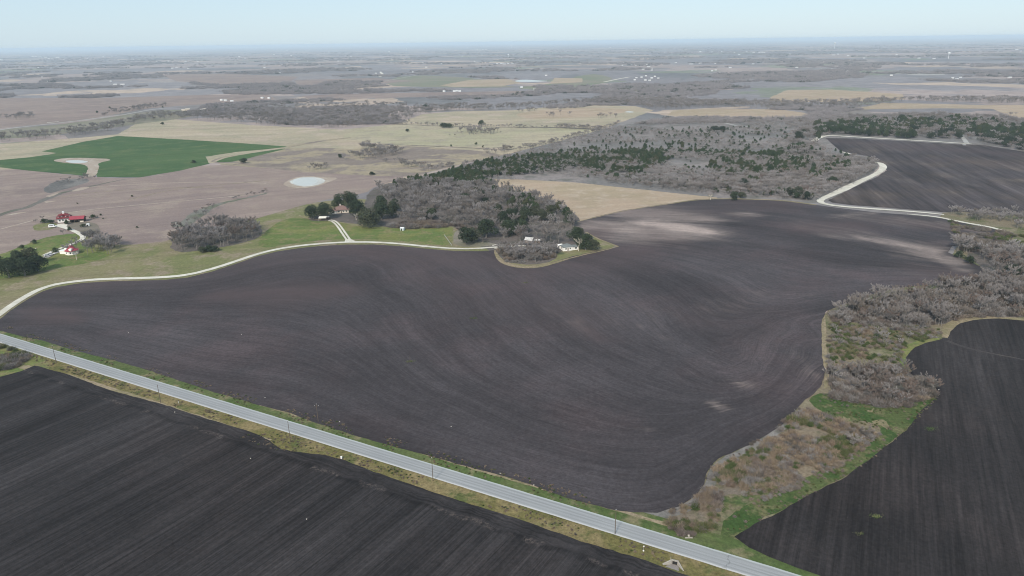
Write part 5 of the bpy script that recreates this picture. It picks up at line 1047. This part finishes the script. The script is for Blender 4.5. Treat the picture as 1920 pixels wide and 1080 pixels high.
# vehicles
def car(px, py, rz, mb, label, cat='car', van=False):
    r = empty('van' if van else 'car', at(px, py)[:2]+(.42,), rz); tag(r, label, cat)
    if van:
        MB().prism([(-2.7, .4), (2.6, .4), (2.7, 1.1), (1.9, 1.3), (1.3, 2.35), (-2.6, 2.5), (-2.75, 1.4)], -1.05, 1.05).build('body', mb, r)
        MB().box(-2.2, 1.0, -1.08, 1.08, 1.45, 2.05).build('side_windows', M_glass, r)
        MB().prism([(1.42, 2.1), (1.98, 1.35), (1.93, 1.3), (1.36, 2.08)], -.9, .9).build('windscreen', M_glass, r)
        xs_, rd2 = (-1.7, 1.75), .38
    else:
        MB().prism([(-2.2, .35), (2.2, .35), (2.25, .75), (1.2, .92), (-2.15, .95), (-2.25, .6)], -.88, .88).build('body', mb, r)
        MB().prism([(-1.75, .93), (1.15, .9), (.45, 1.42), (-1.2, 1.45)], -.76, .76).build('cabin', M_glass, r)
        MB().prism([(-1.15, 1.43), (.42, 1.42), (.38, 1.5), (-1.1, 1.51)], -.72, .72).build('roof', mb, r)
        xs_, rd2 = (-1.35, 1.4), .33
    for x in xs_:
        for y in (-.86, .86): MB().wheel(x, y, rd2, .22).build('wheel', M_tyre, r)
    return r
car(98.5, 427, R(15), M_carw, 'large white van parked left of the farm drive', 'van', True)
car(90, 481, R(35), M_cars, 'silver car on the grey gravel left of the cottage', 'car')
car(96.5, 478.5, R(35), M_carw, 'white car nearest the cottage on the grey gravel', 'car')
car(1808, 273, R(8), M_carw, 'pale car at the corner of the far brown field lane', 'car')
# stock tank and timber by the track
t_ = empty('stock_tank', at(931, 467.5)[:2]+(.42,)); tag(t_, 'pale rectangular stock tank beside the end of the gravel track', 'tank')
MB().box(-1.6, 1.6, -.6, .6, 0, .1).box(-1.6, 1.6, -.6, -.52, .1, .85).box(-1.6, 1.6, .52, .6, .1, .85).box(-1.6, -1.52, -.52, .52, .1, .85).box(1.52, 1.6, -.52, .52, .1, .85).build('tub', M_conc, t_)
MB().box(-1.5, 1.5, -.5, .5, .12, .7).build('water', M_water, t_)
tr = empty('flatbed_trailer', at(927, 461.5), R(25)); tag(tr, 'small pale flatbed trailer with a raised tongue near the bare yard oaks', 'trailer')
MB().box(-1.8, 1.8, -.9, .9, .6, .75).build('bed', M_chim, tr); MB().box(1.8, 3.2, -.06, .06, .62, .72).build('tongue', M_rust, tr)
for y in (-1, 1): MB().wheel(0, y, .35, .2).build('wheel', M_tyre, tr)
# fences
def fence(px0, px1, label, n=None, h=1.3, m=M_rail):
    a, b = G(*px0), G(*px1); L = float(np.hypot(*(b-a))); n = n or int(L/3)+1; rz = math.atan2(*(b-a)[::-1])
    r = empty('rail_fence', (a[0], a[1], .2), rz); tag(r, label, 'fence')
    for i in range(n+1): x = L*i/n; MB().box(x-.09, x+.09, -.09, .09, -.2, h).build('post', m, r)
    for z in (.45, .8, 1.15): MB().box(0, L, -.13, -.09, z-.07, z+.07).build('rail', m, r)
fence((833, 442), (847, 461), 'grey rail fence between the bright lawn and the bare yard')
fence((1113, 469), (1122, 466.5), 'short grey fence right of the white house oaks')
# utility poles
def pole(px, py, h, label, ins=1):
    r = empty('utility_pole', at(px, py)[:2]+(.1,)); tag(r, label, 'utility pole', 'utility poles along the highway')
    MB().cyl(0, 0, -.5, h, .14, .09).build('pole', M_pole, r)
    MB().cyl(0, 0, h, h+.28, .07).build('insulator', M_cer, r)
    if ins > 1:
        MB().box(-.9, .9, -.05, .05, h-.9, h-.78).build('crossarm', M_pole, r)
        for x in (-.8, .8): MB().cyl(x, 0, h-.78, h-.5, .06).build('insulator', M_cer, r)
    return r
pole(106, 681, 9.5, 'utility pole nearest the left picture edge below the highway'); pole(302, 757, 9.5, 'second utility pole from the left below the highway'); pole(545, 830, 9.8, 'utility pole at the dent in the lower ploughed field edge')
pole(812, 903, 9.8, 'utility pole below the middle of the highway'); pole(1153, 1003, 9.5, 'utility pole on the lower road edge near the culvert'); pole(597, 792, 8.5, 'single utility pole on the upper side of the highway', 2)
# verge furniture
g_ = empty('utility_pedestal', at(640.5, 861)); tag(g_, 'small white utility box standing on the dry verge', 'utility box')
MB().box(-.28, .28, -.22, .22, .1, 1.0).build('cabinet', M_wall, g_); MB().box(-.32, .32, -.26, .26, 1.0, 1.08).build('lid', M_cer, g_); MB().box(-.35, .35, -.3, .3, -.2, .1).build('footing', M_conc, g_)
g_ = empty('marker_post', at(1206.5, 1034)); tag(g_, 'thin pale marker post with small head above the culvert', 'post')
MB().cyl(0, 0, -.2, 1.9, .05).build('post', M_conc, g_); MB().box(-.22, .22, -.03, .03, 1.55, 1.95).build('plate', M_wall, g_); MB().cyl(0, 0, -.1, .25, .3, .2).build('footing', M_wall, g_)
g_ = empty('marker_post', at(335, 757)); tag(g_, 'tiny white marker post on the verge right of the second pole', 'post'); MB().cyl(0, 0, -.2, .9, .09).build('post', M_wall, g_); MB().cyl(0, 0, .9, 1.0, .12).build('cap', M_cer, g_)
# culvert: headwall with opening, wing walls and apron
cv_ = empty('culvert', at(1265, 1060), R(-22)); tag(cv_, 'weathered concrete culvert with spreading wing walls in the dry verge', 'culvert')
MB().box(-1.1, -.75, 0, .3, -.3, 1.6).box(.75, 1.1, 0, .3, -.3, 1.6).box(-.75, .75, 0, .3, 1.2, 1.6).build('headwall', M_conc, cv_)
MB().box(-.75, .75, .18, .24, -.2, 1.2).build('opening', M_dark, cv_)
def wing(x0, y0, x1, y1, z0, z1, t=.22):
    d = np.array([x1-x0, y1-y0]); n_ = np.array([-d[1], d[0]])/np.hypot(*d)*t/2
    v = [(x0-n_[0], y0-n_[1], -.3), (x1-n_[0], y1-n_[1], -.3), (x1+n_[0], y1+n_[1], -.3), (x0+n_[0], y0+n_[1], -.3), (x0-n_[0], y0-n_[1], z0), (x1-n_[0], y1-n_[1], z1), (x1+n_[0], y1+n_[1], z1), (x0+n_[0], y0+n_[1], z0)]
    return MB().add(v, [(0, 3, 2, 1), (4, 5, 6, 7), (0, 1, 5, 4), (1, 2, 6, 5), (2, 3, 7, 6), (3, 0, 4, 7)])
wing(-1.1, -.1, -3.4, -1.2, 1.5, .25, .5).build('wing_wall', M_conc, cv_); wing(1.1, -.1, 2.9, -1.7, 1.5, .15).build('wing_wall', M_conc, cv_)
MB().add([(-1.1, -.02, .1), (1.1, -.02, .1), (1.6, -2.4, .12), (-2.6, -1.9, .12)], [(3, 2, 1, 0)]).build('apron', M_conc2, cv_)
MB().cyl(-1.3, .2, -.2, 2.4, .09).build('post', M_conc, cv_)
cv_.location.z = .22
g_ = empty('drain_inlet', at(1291.5, 1010)); tag(g_, 'pale concrete slab at the mouth of the creek above the highway', 'drain'); MB().box(-1.2, 1.2, -.15, .15, -.2, .35).build('kerb', M_conc, g_); MB().lathe([(.35, 0), (.4, .5), (.05, .62)], 8, .2, .9).build('stone', M_stone, g_)
# stones on the soil
def stone(px, py, s_, label):
    m = MB(); g = np.random.default_rng(int(px)); m.lathe([(.05, -.1), (s_*.6, 0), (s_*.55, s_*.35), (s_*.25, s_*.55), (.02, s_*.58)], 7)
    v = np.array(m.v)*g.uniform(.8, 1.2, (len(m.v), 1)); m.v = [tuple(a) for a in v]; o = m.build('stone', M_stone); o.location = at(px, py)[:2]+(.32,); tag(o, label, 'stone', 'pale stones on the ploughed soil')
for px, py, lab in [(241, 625, 'pale stone on the left part of the big ploughed field'), (453, 628, 'pale stone left of centre on the big ploughed field'), (637, 792, 'pale stone just above the highway verge'), (846, 801, 'lone pale stone in the lower middle of the ploughed field'), (938, 889, 'pale stone near the green verge above the highway'), (1001, 911, 'pale stone at the lower edge of the ploughed field'), (497, 747, 'pale stone above the verge left of the upper side pole'), (1760, 732, 'pale stone on the dark field right of the lower creek thicket'), (328, 774, 'pale stone at the edge of the lower ridged field'), (470, 861, 'pale stone in the ridged field left of the headland'), (575, 975, 'pale stone in the ridged field below the headland')]:
    stone(px, py, .36, lab)
# weedy markers left standing in the ploughed field
def weeds(px, py, n, r, label, post=True, straw=.3):
    g = np.random.default_rng(int(px)); e = empty('weed_clump', at(px, py)[:2]+(.32,)); tag(e, label, 'weeds')
    for nm, mt, k in (('green_leaves', M_blade, int(n*(1-straw))), ('dry_leaves', M_straw, int(n*straw))):
        m = MB()
        for i in range(k):
            x, y = g.normal(0, r*.4, 2)*np.array([1.4, .8]); a = g.uniform(0, 6.28); d = np.array([math.cos(a), math.sin(a)])*g.uniform(.2, .7); h = g.uniform(.2, .7); w_ = .1
            m.add([(x-w_*d[1], y+w_*d[0], 0), (x+w_*d[1], y-w_*d[0], 0), (x+d[0], y+d[1], h)], [(0, 1, 2)])
        m.build(nm, mt, e)
    if post: MB().cyl(0, .2, 0, 3.2, .06).build('post', M_pole, e)
weeds(769, 679, 160, 2.4, 'yellow green weeds round a thin post in the lower middle field', True, .6); weeds(889, 598, 150, 2.2, 'green weeds round a thin post in the centre of the field'); weeds(987, 531, 130, 2.2, 'green weeds round a tall thin post below the thicket', True, .5)
weeds(1642, 970, 200, 1.8, 'olive weed patch on the dark field at lower right', False, .5); weeds(1611, 1003, 60, 1.4, 'smaller faint weed patch on the dark lower right field', False, .7); weeds(1745, 806, 160, 2.6, 'faint green weeds on the dark field by the grass strip', False, .1)
# dark stock pond in the stubble
sheet('dry_pond', [(318, 418.5), (326, 415.5), (338, 416), (341, 419), (330, 421)], .25, patchy('dark_mud', [(.07, .065, .06), (.1, .09, .08)], .1, .3, 1, .3), 2, .3, .3)
stone(330, 419.5, 1.2, 'pale rock in the dark hollow on the stubble above the grove')
stone(67, 467, .9, 'white stone on the lawn above the left oaks')

# ------------------------------------------------------------------ buildings of the far plain
M_farw = plain('far_white_metal', (.62, .62, .61), .5, .3, .05, .05); M_fart = plain('far_tan_wall', (.55, .48, .4), .7, .2, .1, .05)
def farb(px, py, wpx, label, group, hpx=1.4, tan=False):
    p = G(px, py); s1 = pxm(px, py); W = max(8, wpx*s1*.8); h = max(3., min(8, hpx*s1*.55)); D = min(W*.8, max(7, W*.45))
    m = MB(); m.walls(W, D, h, h*.3).gable(W, D, h, h*.3, .4, .3); o = m.build('building', M_fart if tan else M_farw)
    o.location = (p[0], p[1], .1); o.rotation_euler = (0, 0, rng.uniform(-.5, .5)); tag(o, label, 'building', group)
FB = {
 'at the far left town under the horizon': [(3, 113, 4), (62, 106.5, 5), (69, 106.5, 6), (76, 107.5, 5), (86, 108, 5), (92, 111, 3), (98, 111.5, 4), (108, 108, 6), (9, 98.5, 5), (164, 110, 2), (194, 107, 3), (210, 106, 2), (273, 109.5, 3), (280, 106, 2), (250, 112, 3), (223, 115, 2), (294, 115.5, 3), (316, 115.5, 3), (348, 116, 4), (371, 116, 3), (57, 115, 3), (120, 113, 2), (150, 113, 2), (262, 113, 2)],
 'on the skyline left of centre': [(340, 100, 4), (345, 100, 3), (350, 100, 3), (402, 92.5, 6), (448, 107, 4), (460, 110, 3), (514, 103, 4), (546, 105, 3), (538, 95, 4), (617, 98, 3), (658, 107, 4), (634, 115, 3), (577, 115, 2)],
 'in the far fields at the left': [(72, 127.5, 3), (91, 153, 3), (208, 153, 3), (216, 159, 7), (230, 159, 7), (323, 128.5, 4), (331, 127.5, 4), (353, 128.5, 4), (340, 138.5, 5), (478, 172, 4), (484, 171, 4), (492, 172.5, 5), (492, 184.5, 4), (505, 185, 5), (423, 189.5, 5), (435, 191, 4), (416, 188.5, 3), (524, 137, 4), (496, 127.5, 4), (79, 145, 2)],
 'in the far middle fields': [(705, 138, 4), (714, 136, 3), (762, 139, 5), (774, 135.5, 2), (792, 118.5, 3), (799, 126.5, 5), (828, 120, 3), (890, 115.5, 3), (932, 120, 4), (940, 119.5, 5), (946, 120.5, 6), (953, 119.5, 4), (961, 120, 5), (701, 171.5, 9), (710, 171.5, 7), (833, 172, 3), (852, 172, 4), (857, 171.3, 4), (862, 172, 3), (867, 106, 2), (1003, 168, 4), (978, 164.5, 3)],
 'on the skyline right of centre': [(690, 90, 2), (694, 90, 2), (698, 90, 2), (730, 97.5, 4), (793, 94, 2), (876, 90.5, 3), (895, 93.2, 2), (900, 93.2, 2), (905, 93.2, 3), (911, 93, 3), (1144, 89.5, 3), (1189, 100, 3), (1193, 103, 2), (1313, 97.5, 4), (1335, 98, 3), (1353, 97.5, 3), (1377, 98.5, 3), (1400, 97, 3), (1413, 98.5, 4), (1429, 98.5, 3), (1386, 103, 4)],
 'in the far central village': [(1000, 116, 10), (1047, 115.5, 4), (1106, 117.5, 3), (1156, 117.5, 8), (1168, 117.5, 8), (1167, 123, 3), (1183, 122, 4), (1194, 123, 6), (1213, 121.5, 5), (1216, 125.5, 7), (1206, 130.5, 6), (1222, 132, 4), (1222, 129, 4), (1267, 118, 4), (1296, 120.5, 8), (1313, 119, 7), (1341, 119.5, 3), (1412, 120.5, 5), (1369, 127.5, 5), (1335, 133.5, 4), (1342, 132, 3)],
 'round the far green farm': [(1211, 143, 3), (1203, 145.5, 4), (1193, 146.5, 3), (1222, 147, 5), (1218, 151.5, 5), (1234, 147.5, 4), (1210, 151, 5), (1190, 150.5, 3), (1024, 142, 5), (1228, 144, 3)],
 'on the far plain at the right': [(1424, 98.5, 4), (1433, 99, 4), (1481, 102, 4), (1489, 102.3, 4), (1563, 103.5, 5), (1571, 102, 3), (1590, 105, 4), (1620, 109.5, 4), (1681, 103, 3), (1699, 106.5, 3), (1723, 109.5, 5), (1751, 110.5, 5), (1767, 106, 2), (1906, 93.5, 5), (1914, 96.5, 3), (1494, 127, 5), (1559, 130.5, 3), (1671, 142, 5), (1844, 141.5, 6), (1874, 142, 8), (1893, 146, 6), (1794, 149, 6), (1801, 146, 3), (1786, 147, 4), (1588, 134, 2)]}
for reg, L in FB.items():
    xs_ = sorted(L)
    for k, (px, py, wp) in enumerate(xs_):
        siz = 'large' if wp >= 5 else 'medium' if wp >= 4 else 'small'
        fx = k/(len(xs_)-1); w_ = ['leftmost', 'left', 'left of centre', 'centre', 'right of centre', 'right', 'rightmost'][min(6, int(fx*7))]
        dep = 'nearer' if py > np.median([q[1] for q in xs_]) else 'farther'
        farb(px, py, wp, f'{siz} white building {reg}, {dep} row, {w_}', f'{siz} {dep} buildings {w_} {reg}')
for px, py, wp, lab in [(344, 208, 6, 'left wing of the tan homestead beside the far left lane'), (352, 207, 8, 'main tan house beside the far left lane'), (379, 208, 4, 'small tan house right of the far left homestead'), (384, 207, 6, 'pale barn right of the far left homestead')]:
    farb(px, py, wp, lab, None, 4, True)
def tower(px, py, h, r, label, thin=False):
    e = empty('water_tower', at(px, py)[:2]+(0,)); tag(e, label, 'water tower')
    if thin: MB().cyl(0, 0, -1, h-r*1.2, r*.28, r*.22).build('shaft', M_farw, e)
    else:
        for a in range(6): MB().cyl(r*.75*math.cos(a*1.047), r*.75*math.sin(a*1.047), -1, h-r, r*.07).build('leg', M_farw, e)
        MB().cyl(0, 0, -1, h-r, r*.14).build('riser', M_farw, e)
    MB().lathe([(r*.2, h-r*1.3), (r*.75, h-r), (r, h-r*.35), (r, h+r*.1), (r*.7, h+r*.6), (.05, h+r*.8)], 16).build('tank', M_farw, e, True)
tower(26.5, 97, 55, 10, 'white water tower on the horizon at the far left', True); tower(762, 95.5, 45, 12, 'white water tower with round tank left of centre'); tower(959, 90, 60, 14, 'faint water tower on the horizon near the centre', True)
tower(1564.5, 91, 75, 12, 'tall white water tower on the horizon right of centre', True); tower(1778, 110, 38, 8, 'slim white water tower at the far right', True); tower(953, 108, 30, 7, 'small white water tower standing left of the central village', True)
strip('far_road', [(870, 106.8), (910, 107), (955, 107.3)], 30, .3, M_gravel2, 2, 0, step=60); strip('far_road', [(1095, 108), (1130, 106.8), (1160, 105), (1180, 103)], 40, .3, M_gravel2, 2, 0, step=60)
strip('far_road', [(600, 116), (660, 115), (700, 113.5)], 22, .3, M_gravel2, 2, 0, step=60); strip('far_road', [(1535, 131.5), (1560, 129.5), (1572, 129.5)], 22, .3, M_gravel, 2, 0, step=60); strip('far_road', [(700, 156), (760, 145), (790, 139)], 8, .3, M_gravel2, 2, 0, step=40)
strip('far_road', [(1132, 154), (1160, 148), (1180, 144.5)], 12, .3, M_gravel, 2, 0, step=40); strip('far_road', [(714, 136), (718, 140), (712, 144)], 14, .3, M_gravel, 1, 1, step=40)
strip('far_road', [(1420, 124), (1500, 126), (1560, 129.5), (1640, 134), (1694, 139), (1800, 140), (1900, 144), (1990, 145)], 16, .3, M_gravel2, 2, 0, step=60)
sheet('quarry_floor', [(1694, 140), (1715, 137.5), (1770, 138), (1772, 141), (1730, 141.5)], .35, M_gravel2, 20, 3, .03)

# ------------------------------------------------------------------ haze
def haze():
    X, Y0, Y1, Z0, Z1 = S+1000, -3000, S+1000, -1.5, 160
    v = [(-X, Y0, Z0), (X, Y0, Z0), (X, Y1, Z0), (-X, Y1, Z0), (-X, Y0, Z1), (X, Y0, Z1), (X, Y1, Z1), (-X, Y1, Z1)]
    f = [(0, 3, 2, 1), (4, 5, 6, 7), (0, 1, 5, 4), (1, 2, 6, 5), (2, 3, 7, 6), (3, 0, 4, 7)]
    m = bpy.data.materials.new('haze_air'); m.use_nodes = True; n = m.node_tree.nodes; n.clear()
    o = n.new('ShaderNodeOutputMaterial'); p = n.new('ShaderNodeVolumePrincipled')
    p.inputs['Color'].default_value = (.7, .84, .955, 1); p.inputs['Density'].default_value = HAZE
    m.node_tree.links.new(p.outputs[0], o.inputs['Volume'])
    h = mesh_obj('haze', v, f, m); tag(h, 'thin blue haze lying over the whole plain', 'haze', None, 'stuff')
HAZE = 6.2e-5
haze()
